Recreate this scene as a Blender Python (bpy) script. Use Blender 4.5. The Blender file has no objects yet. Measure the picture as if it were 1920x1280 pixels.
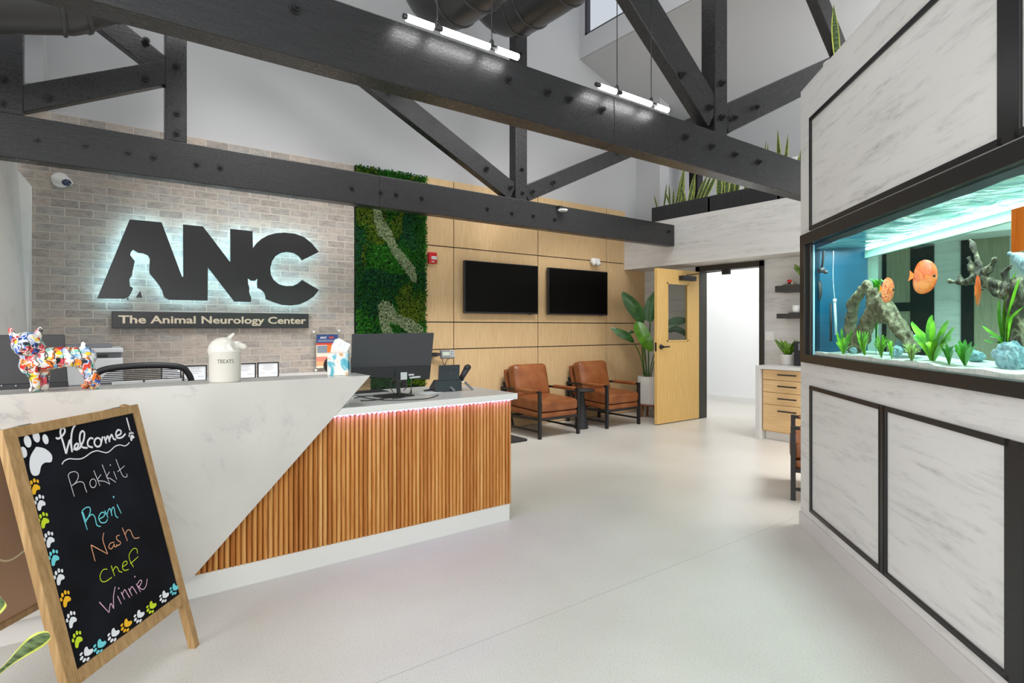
import bpy, bmesh, math, random
from mathutils import Vector, Matrix, noise
import numpy as np
random.seed(7)
D = bpy.data
SC = bpy.context.scene
COL = SC.collection
PI = math.pi

# ------------------------------------------------------------------ camera, world, lights, exposure
EYE = 1.33                      # camera height
FOC = 1080.0                    # focal length in pixels of a 1920 wide frame
cam_d = D.cameras.new('camera')
cam_d.sensor_width = 36.0
cam_d.lens = FOC / 1920 * 36
cam_d.shift_y = -27 / 1920
cam_d.clip_start = 0.05
cam = D.objects.new('camera', cam_d)
COL.objects.link(cam)
cam.location = (0, 0, EYE)
cam.rotation_euler = (PI / 2, 0, -math.atan2(.6, .8))
SC.camera = cam

world = D.worlds.new('world')
SC.world = world
world.use_nodes = True
bg = world.node_tree.nodes['Background']
bg.inputs[0].default_value = (0.90, 0.95, 1.0, 1)
bg.inputs[1].default_value = 0.70

def area(name, loc, target, sx, sy, power, color=(1, 1, 1), spread=180):
    l = D.lights.new(name, 'AREA')
    l.shape = 'RECTANGLE'; l.size = sx; l.size_y = sy
    l.energy = power; l.color = color
    l.spread = math.radians(spread)
    o = D.objects.new(name, l); COL.objects.link(o)
    o.location = loc
    d = Vector(target) - Vector(loc)
    o.rotation_euler = d.to_track_quat('-Z', 'Y').to_euler()
    return o
area('overhead_fill', (2.6, 3.2, 6.4), (2.6, 3.1, 0), 4.0, 3.0, 120, (1, .98, .95))  # added overhead lamp for soft light and shadows; no such opening is built
area('front_fill', (-1.2, -3.2, 2.6), (3.2, 4.5, 1.0), 5.0, 3.4, 150, (1, .99, .97))  # added fill standing in for daylight from behind the camera
area('left_fill', (-3.0, .6, 2.0), (3.2, .9, 1.2), 3.0, 2.4, 135, (1, .99, .96))  # fill put in to brighten the aquarium wall; no window known here
area('side_fill', (3.4, -2.2, 2.3), (5.6, 6.0, 1.0), 2.5, 2.5, 60, (1, .96, .9))  # added fill from behind on the right, not a built window
area('back_wall_fill', (2.9, 3.5, 4.5), (2.9, 6.1, .9), 4.6, 1.0, 90, (1, .98, .96), 80)  # unseen lamp added to lift the brick and oak of the back wall
area('ledge_fill', (6.6, 1.1, 3.6), (9.3, 4.6, 3.4), 1.2, 1.2, 38, (1, .99, .97), 130)  # invented lamp out of view, brightens the wall behind the planters
area('lounge_fill', (5.7, 1.0, 2.9), (5.9, 1.4, 0), 1.4, 1.4, 70, (1, .98, .95), 95)  # unseen lamp put in to brighten what shows through the tank
area('hall_light', (8.3, 4.9, 2.75), (8.3, 4.9, 0), 1.5, 3.5, 58, (1, .99, .97))

SC.view_settings.view_transform = 'Standard'
SC.view_settings.look = 'None'
SC.view_settings.gamma = 1.0
SC.view_settings.use_curve_mapping = False
SC.view_settings.exposure = 0.0
SC.cycles.max_bounces = 10
SC.cycles.diffuse_bounces = 5
SC.cycles.transparent_max_bounces = 24
SC.cycles.sample_clamp_indirect = 6

# ------------------------------------------------------------------ photo pixels to points of the room
def ray(px, py):
    l = (px - 960) / FOC
    return Vector((.6 + .8 * l, .8 - .6 * l, (613 - py) / FOC))
CAMP = Vector((0, 0, EYE))
def onplane(px, py, n, d):
    r = ray(px, py); n = Vector(n)
    return CAMP + r * ((d - n.dot(CAMP)) / n.dot(r))
def PY(px, py, y): return onplane(px, py, (0, 1, 0), y)
def PX(px, py, x): return onplane(px, py, (1, 0, 0), x)
def PZ(px, py, z=0.0): return onplane(px, py, (0, 0, 1), z)
def PD(px, py, dep): return CAMP + ray(px, py) * dep
R2 = math.sqrt(.5)
AQE = Vector((3.89, 1.94, 0))           # far end of the aquarium wall
def WP(px, py, n=0.0): return onplane(px, py, (-R2, R2, 0), (-3.89 + 1.94) * R2 + n)
def AW(s, n, z): return AQE + Vector((-R2, -R2, 0)) * s + Vector((-R2, R2, 0)) * n + Vector((0, 0, z))

# ------------------------------------------------------------------ materials
def C(h):
    h = h.lstrip('#')
    v = [int(h[i:i + 2], 16) / 255 for i in (0, 2, 4)]
    return tuple((c / 12.92 if c <= .04045 else ((c + .055) / 1.055) ** 2.4) for c in v) + (1,)
class M:
    """a small node-tree builder"""
    def __init__(s, name, color='#808080', rough=.5, metal=0.0, spec=.5, **k):
        s.m = D.materials.new(name); s.m.use_nodes = True
        s.t = s.m.node_tree; s.b = s.t.nodes['Principled BSDF']
        s.b.inputs['Base Color'].default_value = C(color)
        s.b.inputs['Roughness'].default_value = rough
        s.b.inputs['Metallic'].default_value = metal
        s.b.inputs['Specular IOR Level'].default_value = spec
        for a, v in k.items(): s.b.inputs[a].default_value = v
    def n(s, typ, **k):
        nd = s.t.nodes.new('ShaderNode' + typ)
        for a, v in k.items():
            if a.startswith('i_'):
                key = a[2:]
                key = int(key) if key.isdigit() else key.replace('_', ' ')
                if isinstance(v, tuple) and hasattr(v[0], 'outputs') : s.t.links.new(v[0].outputs[v[1]], nd.inputs[key])
                elif hasattr(v, 'outputs'): s.t.links.new(v.outputs[0], nd.inputs[key])
                else: nd.inputs[key].default_value = v
            else: setattr(nd, a, v)
        return nd
    def coords(s, scale=(1, 1, 1), kind='Object', rot=(0, 0, 0)):
        tc = s.n('TexCoord')
        mp = s.n('Mapping', i_Vector=(tc, kind), i_Scale=scale, i_Rotation=rot)
        return mp
    def ramp(s, fac, stops, interp='LINEAR', out=0):
        r = s.n('ValToRGB'); s.t.links.new(fac.outputs[out], r.inputs[0])
        r.color_ramp.interpolation = interp
        e = r.color_ramp.elements
        while len(e) < len(stops): e.new(0.5)
        for i, (p, c) in enumerate(stops):
            e[i].position = p; e[i].color = C(c) if isinstance(c, str) else (c, c, c, 1)
        return r
    def mix(s, fac, a, b, blend='MIX'):
        x = s.n('Mix', data_type='RGBA', blend_type=blend)
        for key, v in ((0, fac), (6, a), (7, b)):
            if hasattr(v, 'outputs'):
                o = v.outputs[2] if v.bl_idname == 'ShaderNodeMix' else v.outputs[0]
                s.t.links.new(o, x.inputs[key])
            elif isinstance(v, str): x.inputs[key].default_value = C(v)
            else: x.inputs[key].default_value = v
        return x
    def color(s, nd):
        s.t.links.new(nd.outputs[2] if nd.bl_idname == 'ShaderNodeMix' else nd.outputs[0], s.b.inputs['Base Color'])
    def bump(s, nd, strength=.3, dist=.01, out=0):
        b = s.n('Bump', i_Strength=strength, i_Distance=dist)
        s.t.links.new(nd.outputs[out], b.inputs['Height'])
        s.t.links.new(b.outputs[0], s.b.inputs['Normal'])
def plain(name, color, rough=.5, **k): return M(name, color, rough, **k).m
def emit(name, color, strength):
    m = M(name, '#000000')
    m.b.inputs['Emission Color'].default_value = C(color)
    m.b.inputs['Emission Strength'].default_value = strength
    return m.m

def mk_paint(name, col, rough=.85):
    a = M(name, col, rough)
    nz = a.n('TexNoise', i_Vector=a.coords((60, 60, 60)), i_Scale=4.0, i_Detail=3.0)
    a.bump(nz, .05, .002); return a.m
white_paint = mk_paint('white_paint', '#b9babc')
hall_paint = mk_paint('hall_paint', '#eceeef')

def mk_floor():
    a = M('speckled_floor', '#c9c7c2', .32, spec=.35)
    co = a.coords()
    n1 = a.n('TexNoise', i_Vector=co, i_Scale=160.0, i_Detail=2.0)
    r1 = a.ramp(n1, [(.28, '#b0aca4'), (.40, '#d1cec7'), (.62, '#d5d2cb'), (.74, '#dddbd6')])
    n2 = a.n('TexNoise', i_Vector=co, i_Scale=1.3, i_Detail=4.0)
    r2 = a.ramp(n2, [(.3, '#e9e8e6'), (.7, '#ffffff')])
    mx = a.mix(.6, r1, r2, 'MULTIPLY')
    sp = a.n('SeparateXYZ', i_Vector=co)
    d = a.n('Math', operation='SUBTRACT', i_0=(sp, 1), i_1=2.03)
    ab = a.n('Math', operation='ABSOLUTE', i_0=d)
    lt = a.n('Math', operation='LESS_THAN', i_0=ab, i_1=.0022)
    a.color(a.mix(lt, mx, '#b0ada6'))
    rr = a.ramp(n2, [(.2, .26), (.8, .42)]); a.t.links.new(rr.outputs[0], a.b.inputs['Roughness'])
    return a.m
floor_m = mk_floor()

def mk_brick():
    a = M('tumbled_brick', '#a09488', .85, spec=.25)
    co = a.coords()
    sp = a.n('SeparateXYZ', i_Vector=co)
    wob = a.n('TexNoise', i_Vector=co, i_Scale=14.0, i_Detail=3.0)
    dx = a.n('Math', operation='MULTIPLY_ADD', i_0=wob, i_1=.012, i_2=(sp, 0))
    dz = a.n('Math', operation='MULTIPLY_ADD', i_0=(wob, 1), i_1=.006, i_2=(sp, 2))
    cb = a.n('CombineXYZ', i_0=dx, i_1=dz)
    bt = a.n('TexBrick', i_Vector=cb, i_Scale=1.0, i_Mortar_Size=.0062, i_Mortar_Smooth=.25, i_Bias=0.0, i_Brick_Width=.192, i_Row_Height=.0705, offset=.5)
    bt.inputs['Color1'].default_value = (0, 0, 0, 1); bt.inputs['Color2'].default_value = (1, 1, 1, 1); bt.inputs['Mortar'].default_value = (.5, .5, .5, 1)
    tone = a.ramp(bt, [(0, '#8b7f75'), (.2, '#a89789'), (.4, '#9d9a98'), (.6, '#bda58f'), (.8, '#857f7b'), (1, '#c6b29c')])
    n1 = a.n('TexNoise', i_Vector=a.coords((9, 9, 22)), i_Scale=2.2, i_Detail=8.0, i_Roughness=.7)
    w1 = a.ramp(n1, [(.28, '#655e59'), (.46, '#ab9f95'), (.62, '#c4b6a7'), (.8, '#d8d0c6')])
    m1 = a.mix(.48, tone, w1)
    mort = a.mix(bt_fac(a, bt), m1, '#c4b8a8')
    a.color(a.n('HueSaturation', i_Saturation=.74, i_Color=(mort, 2)))
    inv = a.n('Math', operation='SUBTRACT', i_0=1.0, i_1=(bt, 1))
    h = a.n('Math', operation='MULTIPLY_ADD', i_0=(n1, 0), i_1=.7, i_2=inv)
    a.bump(h, .9, .012); return a.m
def bt_fac(a, bt):
    r = a.n('Math', operation='MULTIPLY', i_0=(bt, 1), i_1=1.0); return r
brick_m = mk_brick()

def mk_wood(name, dark, mid, light, axis='z', scale=1.0, rough=.45, contrast=(.3, .5, .7)):
    a = M(name, mid, rough, spec=.35)
    sc = {'z': (22, 22, .8), 'x': (.8, 22, 22), 'y': (22, .8, 22)}[axis]
    sc = tuple(v * scale for v in sc)
    n1 = a.n('TexNoise', i_Vector=a.coords(sc), i_Scale=3.0, i_Detail=7.0, i_Roughness=.65, i_Distortion=.4)
    r = a.ramp(n1, list(zip(contrast, (dark, mid, light))))
    a.color(r); a.bump(n1, .12, .003); return a.m
oak = mk_wood('pale_oak_veneer', '#bd9c70', '#cdae82', '#d8bc92', 'z', 2.2)
door_oak = mk_wood('maple_door', '#caa35f', '#d8b26d', '#e2bf7e', 'z', 1.6)
drawer_oak = mk_wood('drawer_oak', '#c6a271', '#d4b07f', '#dfbe90', 'y', 1.4)
frame_wood = mk_wood('easel_wood', '#8f7048', '#a98659', '#bb996b', 'z', .9)
brown_back = plain('brown_hardboard', '#bd9474', .6)
leg_wood = mk_wood('walnut_leg', '#7c4f30', '#94603b', '#a9744a', 'z', 1.0)

def mk_slat():
    a = M('slat_wood', '#b0733a', .42, spec=.35)
    co = a.coords()
    sp = a.n('SeparateXYZ', i_Vector=co)
    q = a.n('Math', operation='MULTIPLY', i_0=(sp, 0), i_1=1 / .0262)
    f = a.n('Math', operation='FLOOR', i_0=q)
    wn = a.n('TexWhiteNoise', noise_dimensions='1D', i_W=f)
    zz = a.n('Math', operation='MULTIPLY', i_0=(wn, 0), i_1=9.0)
    z2 = a.n('Math', operation='ADD', i_0=(sp, 2), i_1=zz)
    cb = a.n('CombineXYZ', i_0=(sp, 0), i_1=(sp, 1), i_2=z2)
    mp = a.n('Mapping', i_Vector=cb, i_Scale=(60, 60, 2.0))
    n1 = a.n('TexNoise', i_Vector=mp, i_Scale=1.6, i_Detail=7.0, i_Roughness=.62, i_Distortion=.6)
    r = a.ramp(n1, [(.26, '#a26c38'), (.42, '#c68d4a'), (.56, '#d8a566'), (.75, '#e6bc82')])
    tint = a.ramp(wn, [(0, '#c79a68'), (.5, '#f2ddc0'), (1, '#ffffff')])
    a.color(a.mix(.8, r, tint, 'MULTIPLY')); a.bump(n1, .1, .002); return a.m
slat_m = mk_slat()

def mk_travertine(name, base, vein, sc=(1.1, 1.1, 8), lo=.50, hi=.68, amount=.75, rough=.5):
    a = M(name, base, rough, spec=.35)
    n0 = a.n('TexNoise', i_Vector=a.coords(sc, rot=(0, .04, 0)), i_Scale=1.5, i_Detail=9.0, i_Roughness=.68, i_Distortion=.35)
    n1 = a.n('TexNoise', i_Vector=a.coords((sc[0] * 6, sc[1] * 6, sc[2] * 2.5)), i_Scale=2.0, i_Detail=6.0)
    m = a.ramp(n0, [(lo, 0.0), (hi, amount)])
    g = a.ramp(n1, [(.35, .25), (.62, 1.0)])
    f = a.mix(1.0, m, g, 'MULTIPLY')
    f1 = a.n('RGBToBW', i_0=(f, 2))
    big = a.n('TexNoise', i_Vector=a.coords((.6, .6, 2.2)), i_Scale=1.2, i_Detail=3.0)
    b2 = a.ramp(big, [(.3, base), (.7, vein)])
    bb = a.mix(.22, base, b2)
    a.color(a.mix(f1, bb, vein)); return a.m
trav = mk_travertine('white_travertine_laminate', '#e3e1de', '#acaaa7', sc=(1.3, 1.3, 12), lo=.50, hi=.70, amount=.8)
trav2 = mk_travertine('white_wood_grain_laminate', '#dcdbd9', '#b0aeac', sc=(.7, .7, 9), lo=.46, hi=.66, amount=.65)

def mk_marble():
    a = M('desk_marble', '#cdc9c3', .22, spec=.45)
    w = a.n('TexNoise', i_Vector=a.coords((1, 1, 1)), i_Scale=1.6, i_Detail=6.0, i_Roughness=.6, i_Distortion=1.4)
    v = a.n('Math', operation='SUBTRACT', i_0=w, i_1=.5)
    v2 = a.n('Math', operation='ABSOLUTE', i_0=v)
    r = a.ramp(v2, [(0.0, 1.0), (.010, .35), (.035, 0.0)])
    pn = a.n('TexNoise', i_Vector=a.coords((1.2, 1.2, 2)), i_Scale=1.3, i_Detail=3.0)
    pr = a.ramp(pn, [(.50, 0.0), (.72, .6)])
    f = a.mix(1.0, r, pr, 'MULTIPLY'); f1 = a.n('RGBToBW', i_0=(f, 2))
    cl = a.n('TexNoise', i_Vector=a.coords(), i_Scale=2.5, i_Detail=5.0)
    base = a.ramp(cl, [(.3, '#c4c0bb'), (.7, '#d0cdc8')])
    a.color(a.mix(f1, base, '#8e8e92')); return a.m
marble = mk_marble()
quartz = plain('white_quartz', '#dedcda', .25)

def mk_beam():
    a = M('black_painted_timber', '#262627', .34, spec=.5)
    n1 = a.n('TexNoise', i_Vector=a.coords((3, 20, 30)), i_Scale=2.0, i_Detail=8.0, i_Roughness=.7)
    n2 = a.n('TexNoise', i_Vector=a.coords((60, 60, 60)), i_Scale=1.5, i_Detail=4.0)
    h = a.n('Math', operation='MULTIPLY_ADD', i_0=n1, i_1=1.5, i_2=(n2, 0))
    a.bump(h, .18, .006)
    r = a.ramp(n2, [(.3, .22), (.75, .42)]); a.t.links.new(r.outputs[0], a.b.inputs['Roughness'])
    c = a.ramp(n1, [(.25, '#1c1c1d'), (.55, '#242425'), (.78, '#2c2c2d'), (.9, '#4a4a4a')]); a.color(c); return a.m
beam_m = mk_beam()
bolt_m = plain('black_bolt_steel', '#2b2b2c', .3, metal=.3)
black_metal = plain('black_metal', '#1d1d1f', .42)
black_trim = M('black_trim', '#1b1b1c', .38).m
duct_m = M('black_duct_metal', '#343435', .3, spec=.6).m
black_plastic = plain('black_plastic', '#26262a', .45)
grey_plastic = plain('dark_grey_plastic', '#3e3e43', .5)
screen_m = plain('dark_screen_glass', '#050505', .3, spec=.12)
white_plastic = plain('white_plastic', '#e6e6e4', .4)
light_grey = plain('light_grey_plastic', '#cfd1d4', .4)
mid_grey = plain('mid_grey_plastic', '#74767b', .45)
silver = plain('silver_metal', '#c9c8c6', .3, metal=.6)
chrome = plain('brushed_chrome', '#b9b9b9', .25, metal=1.0)
red_plastic = plain('red_plastic', '#b3161c', .35)
ceramic = plain('cream_ceramic', '#e3dfd6', .18, spec=.6)
pot_white = plain('white_pot', '#dcdad6', .45)
ink = plain('black_ink', '#222222', .6)
paper = plain('white_paper', '#eceef2', .7)
soil = plain('dark_soil', '#2a2019', .95)

def mk_leather():
    a = M('tan_leather', '#9a5a30', .38, spec=.5)
    n = a.n('TexNoise', i_Vector=a.coords((1, 1, 1)), i_Scale=5.0, i_Detail=5.0)
    a.color(a.ramp(n, [(.25, '#6c3a1a'), (.5, '#864c27'), (.75, '#9a6034')]))
    w = a.n('TexNoise', i_Vector=a.coords((1, 1, 1)), i_Scale=16.0, i_Detail=5.0, i_Distortion=.8)
    a.bump(w, .25, .012); return a.m
leather = mk_leather()

def mk_leaf(name, dark, light, rough=.35, band=None):
    a = M(name, dark, rough, spec=.45)
    n = a.n('TexNoise', i_Vector=a.coords((1, 1, 1)), i_Scale=28.0 if band else 12.0, i_Detail=4.0)
    if band:
        n = a.n('TexNoise', i_Vector=a.coords((12, 12, 60)), i_Scale=1.6, i_Detail=3.0)
    a.color(a.ramp(n, [(.36, dark), (.62, light)])); return a.m
snake_in = mk_leaf('snake_leaf_green', '#27391c', '#5f7445', band=1)
snake_edge = mk_leaf('snake_leaf_edge', '#a3ad3f', '#c6cb66')
bop_leaf = mk_leaf('glossy_green_leaf', '#274a22', '#37632d', .3)
bop_bright = mk_leaf('bright_green_leaf', '#41701d', '#58892a', .3)
bop_stem = mk_leaf('green_stalk', '#3c5c2a', '#567a3a')
fern_leaf = mk_leaf('fresh_green_leaf', '#3f6a1d', '#76a030')
aq_green = mk_leaf('water_plant_green', '#3f8a1a', '#8fce35')
aq_dark = mk_leaf('deep_water_plant_green', '#2d7a1e', '#59ad2c')
aq_pale = mk_leaf('pale_water_moss', '#8fb35a', '#b6d57c')

def mk_moss(name, a1, a2, a3):
    a = M(name, a1, .9, spec=.15)
    n = a.n('TexNoise', i_Vector=a.coords(), i_Scale=26.0, i_Detail=6.0, i_Roughness=.7)
    a.color(a.ramp(n, [(.3, a1), (.5, a2), (.72, a3)])); return a.m
moss_ms = [mk_moss('moss_deep', '#123a12', '#215a1a', '#2f7022'), mk_moss('moss_mid', '#1d4f16', '#2f7321', '#42902b'),
           mk_moss('moss_olive', '#3f5412', '#58701c', '#71862a'), mk_moss('moss_blue', '#123822', '#1f5230', '#2b6438')]
lichen_m = mk_moss('grey_lichen', '#6d8058', '#92a27a', '#b0bd97')

def mk_graffiti():
    a = M('pop_paint', '#ffffff', .16, spec=.6)
    co = a.coords()
    nz = a.n('TexNoise', i_Vector=co, i_Scale=38.0, i_Detail=2.0)
    off = a.n('VectorMath', operation='SCALE', i_0=(nz, 1), i_Scale=.045)
    cc = a.n('VectorMath', operation='ADD', i_0=co, i_1=off)
    vo = a.n('TexVoronoi', i_Vector=cc, i_Scale=42.0)
    sp = a.n('SeparateColor'); a.t.links.new(vo.outputs['Color'], sp.inputs[0])
    cols = ['#d5202a', '#f2f0ea', '#ee7722', '#f3d21d', '#d63a2a', '#2b62c4', '#f4efe6', '#7fb2e0', '#f08a3a', '#8fd0c0', '#e85a6a', '#20202a', '#f5f2ee', '#b9c9ee']
    rp = a.ramp(sp, [(i / len(cols), c) for i, c in enumerate(cols)], 'CONSTANT')
    ve = a.n('TexVoronoi', feature='DISTANCE_TO_EDGE', i_Vector=cc, i_Scale=20.0)
    er = a.ramp(ve, [(0, 1.0), (.03, 1.0), (.045, 0.0)])
    rp2 = a.mix(er, rp, '#f2ede6')
    wv = a.n('TexWave', i_Vector=cc, i_Scale=11.0, i_Distortion=7.0, i_Detail=1.0)
    wr = a.ramp(wv, [(.90, 0.0), (.95, .85)])
    a.color(a.mix(wr, rp2, '#1b1b22')); return a.m
graffiti = mk_graffiti()

def mk_swirl():
    a = M('swirl_print', '#ffffff', .4)
    nz = a.n('TexNoise', i_Vector=a.coords(), i_Scale=5.0, i_Detail=2.0, i_Distortion=2.6)
    a.color(a.ramp(nz, [(.25, '#2f93ad'), (.38, '#5fb4c6'), (.45, '#e9e6df'), (.52, '#f0ece2'), (.57, '#cf9a5c'), (.64, '#dd7c2a'), (.74, '#5fb9c9')])); return a.m
swirl = mk_swirl()

def mk_driftwood(name, d, m_, l):
    a = M(name, m_, .75)
    n = a.n('TexNoise', i_Vector=a.coords((14, 14, 5)), i_Scale=2.5, i_Detail=8.0, i_Roughness=.7, i_Distortion=.7)
    a.color(a.ramp(n, [(.30, d), (.5, m_), (.7, l)])); a.bump(n, .6, .012); return a.m
drift = mk_driftwood('driftwood', '#3a3226', '#7a6e56', '#aea284')
drift_dark = mk_driftwood('dark_driftwood', '#15130f', '#3e382c', '#a59c7c')
rock_m = mk_driftwood('blue_grey_rock', '#52707a', '#8fb0ba', '#c3dae0')
sand_m = mk_driftwood('white_sand', '#d6d6c8', '#eeeee6', '#fbfbf7')

def mk_fish(name, base, spot, fine):
    a = M(name, base, .3, spec=.5)
    v = a.n('TexNoise', i_Vector=a.coords(), i_Scale=fine, i_Detail=3.0, i_Distortion=1.0)
    a.color(a.ramp(v, [(.38, base), (.66, spot)])); return a.m
fish_a = mk_fish('orange_fish_skin', '#bf4408', '#d2783e', 22.0)
fish_b = mk_fish('red_spotted_fish_skin', '#b53004', '#dc9460', 130.0)
fish_fin = plain('orange_fin', '#ee6a12', .35)

def mk_glass(name, tint=(1, 1, 1, 1), gloss=.05):
    m = D.materials.new(name); m.use_nodes = True; t = m.node_tree; t.nodes.clear()
    o = t.nodes.new('ShaderNodeOutputMaterial'); mx = t.nodes.new('ShaderNodeMixShader')
    tr = t.nodes.new('ShaderNodeBsdfTransparent'); gl = t.nodes.new('ShaderNodeBsdfGlossy')
    tr.inputs[0].default_value = tint; gl.inputs['Roughness'].default_value = .03
    lw = t.nodes.new('ShaderNodeLayerWeight'); lw.inputs[0].default_value = gloss
    ge = t.nodes.new('ShaderNodeNewGeometry'); inv = t.nodes.new('ShaderNodeMath'); inv.operation = 'SUBTRACT'; inv.inputs[0].default_value = 1.0
    ml = t.nodes.new('ShaderNodeMath'); ml.operation = 'MULTIPLY'      # only the outer face of a pane reflects
    t.links.new(ge.outputs['Backfacing'], inv.inputs[1]); t.links.new(lw.outputs['Fresnel'], ml.inputs[0]); t.links.new(inv.outputs[0], ml.inputs[1])
    t.links.new(ml.outputs[0], mx.inputs[0]); t.links.new(tr.outputs[0], mx.inputs[1]); t.links.new(gl.outputs[0], mx.inputs[2])
    t.links.new(mx.outputs[0], o.inputs[0]); return m
clear_glass = mk_glass('clear_glass', (.95, .98, .97, 1), .08)
acrylic = mk_glass('clear_acrylic', (.97, .98, .98, 1), .06)
water_m = mk_glass('tank_water', (1, 1, 1, 1), .01)
_va = water_m.node_tree.nodes.new('ShaderNodeVolumeAbsorption'); _va.inputs[0].default_value = (.45, .86, .80, 1); _va.inputs[1].default_value = .9
water_m.node_tree.links.new(_va.outputs[0], [n for n in water_m.node_tree.nodes if n.bl_idname == 'ShaderNodeOutputMaterial'][0].inputs['Volume'])
def mk_surface():
    a = M('rippled_water_surface', '#7fc6d2', .08, spec=.8)
    n = a.n('TexNoise', i_Vector=a.coords((1, 1, 1)), i_Scale=7.0, i_Detail=5.0, i_Distortion=1.0)
    a.color(a.ramp(n, [(.3, '#4ea0c4'), (.5, '#86cfd6'), (.7, '#bfe9e4')])); a.bump(n, .5, .03)
    return a.m
surface_m = mk_surface()

# ------------------------------------------------------------------ mesh builder
class MB:
    def __init__(s): s.v = []; s.f = []; s.mi = []; s.sm = []; s.cur = 0; s.smooth = False
    def add(s, vs, fs):
        o = len(s.v); s.v += [Vector(p) for p in vs]
        for f in fs: s.f.append([i + o for i in f]); s.mi.append(s.cur); s.sm.append(s.smooth)
        return s
    def box(s, x0, x1, y0, y1, z0, z1, mat=None):
        vs = [Vector((x, y, z)) for x in (x0, x1) for y in (y0, y1) for z in (z0, z1)]
        if mat is not None: vs = [mat @ p for p in vs]
        return s.add(vs, [(0, 1, 3, 2), (4, 6, 7, 5), (0, 4, 5, 1), (2, 3, 7, 6), (0, 2, 6, 4), (1, 5, 7, 3)])
    def bar(s, p0, p1, w, h, up=(0, 0, 1)):
        """square bar from p0 to p1; w across, h along up"""
        p0, p1 = Vector(p0), Vector(p1); d = (p1 - p0).normalized(); up = Vector(up)
        a = d.cross(up)
        if a.length < 1e-4: a = d.cross(Vector((1, 0, 0)))
        a.normalize(); b = a.cross(d).normalized()
        vs = [p + a * (sx * w / 2) + b * (sy * h / 2) for p in (p0, p1) for sx, sy in ((-1, -1), (1, -1), (1, 1), (-1, 1))]
        return s.add(vs, [(0, 1, 2, 3), (7, 6, 5, 4), (0, 4, 5, 1), (1, 5, 6, 2), (2, 6, 7, 3), (3, 7, 4, 0)])
    def rings(s, rings, cap=True, close=False):
        o = len(s.v); n = len(rings[0])
        for r in rings: s.v += [Vector(p) for p in r]
        k = len(rings)
        for i in range(k - 1 + (1 if close else 0)):
            for j in range(n):
                a, b = o + i * n + j, o + i * n + (j + 1) % n
                c, d = o + ((i + 1) % k) * n + (j + 1) % n, o + ((i + 1) % k) * n + j
                s.f.append([a, b, c, d]); s.mi.append(s.cur); s.sm.append(s.smooth)
        if cap and not close:
            s.f.append([o + j for j in range(n)][::-1]); s.mi.append(s.cur); s.sm.append(False)
            s.f.append([o + (k - 1) * n + j for j in range(n)]); s.mi.append(s.cur); s.sm.append(False)
        return s
    def tube(s, pts, r, seg=10, cap=True, flat=1.0):
        pts = [Vector(p) for p in pts]; rs = r if isinstance(r, (list, tuple)) else [r] * len(pts)
        rings = []; ref = None
        for i, p in enumerate(pts):
            d = (pts[min(i + 1, len(pts) - 1)] - pts[max(i - 1, 0)]).normalized()
            if ref is None:
                ref = Vector((0, 0, 1)) if abs(d.z) < .9 else Vector((1, 0, 0))
            a = d.cross(ref).normalized(); b = a.cross(d).normalized(); ref = b
            rings.append([p + (a * math.cos(t) + b * math.sin(t) * flat) * rs[i] for t in (2 * PI * j / seg for j in range(seg))])
        sm = s.smooth; s.smooth = True; s.rings(rings, cap); s.smooth = sm
        return s
    def lathe(s, c, prof, seg=32, axis=None, cap=True):
        """prof: (radius, height) pairs up the axis"""
        c = Vector(c); ax = Vector(axis or (0, 0, 1)).normalized()
        a = ax.cross(Vector((0, 1, 0)) if abs(ax.y) < .9 else Vector((1, 0, 0))).normalized(); b = ax.cross(a)
        rings = [[c + ax * h + (a * math.cos(t) + b * math.sin(t)) * max(r, 1e-5) for t in (2 * PI * j / seg for j in range(seg))] for r, h in prof]
        sm = s.smooth; s.smooth = True; s.rings(rings, cap); s.smooth = sm
        return s
    def ell(s, c, rx, ry, rz, rot=None, seg=18, rg=10):
        c = Vector(c); rings = []
        for i in range(rg + 1):
            ph = -PI / 2 + PI * i / rg
            r = []
            for j in range(seg):
                t = 2 * PI * j / seg
                p = Vector((rx * math.cos(ph) * math.cos(t), ry * math.cos(ph) * math.sin(t), rz * math.sin(ph)))
                r.append(c + (rot @ p if rot is not None else p))
            rings.append(r)
        sm = s.smooth; s.smooth = True; s.rings(rings, True); s.smooth = sm
        return s
    def prism(s, poly, back):
        """polygon (3D points, planar) extruded by vector back"""
        n = len(poly); b = Vector(back); poly = [Vector(p) for p in poly]
        vs = poly + [p + b for p in poly]
        fs = [list(range(n)), list(range(2 * n - 1, n - 1, -1))] + [[i, i + n, (i + 1) % n + n, (i + 1) % n] for i in range(n)]
        return s.add(vs, fs)
    def cushion(s, c, size, r=.03, puff=0.0, rot=None, n=8):
        c = Vector(c); h = Vector(size) / 2; sm = s.smooth; s.smooth = True
        def mapv(u):
            return math.copysign(abs(u) ** .6, u)
        for ax in range(3):
            for sg in (-1, 1):
                o = len(s.v); a1, a2 = [(1, 2), (2, 0), (0, 1)][ax]
                for i in range(n + 1):
                    for j in range(n + 1):
                        p = Vector((0, 0, 0)); uu = mapv(-1 + 2 * i / n); vv = mapv(-1 + 2 * j / n)
                        p[ax] = sg * h[ax]; p[a1] = uu * h[a1]; p[a2] = vv * h[a2]
                        q = Vector([max(-h[k] + r, min(h[k] - r, p[k])) for k in range(3)])
                        d = p - q
                        if d.length > 1e-6: p = q + d.normalized() * r
                        p[ax] += sg * puff * (1 - uu * uu) * (1 - vv * vv) if h[ax] == min(h) else 0
                        if rot is not None: p = rot @ p
                        s.v.append(c + p)
                for i in range(n):
                    for j in range(n):
                        q = [o + i * (n + 1) + j, o + (i + 1) * (n + 1) + j, o + (i + 1) * (n + 1) + j + 1, o + i * (n + 1) + j + 1]
                        s.f.append(q if sg > 0 else q[::-1]); s.mi.append(s.cur); s.sm.append(True)
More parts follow.
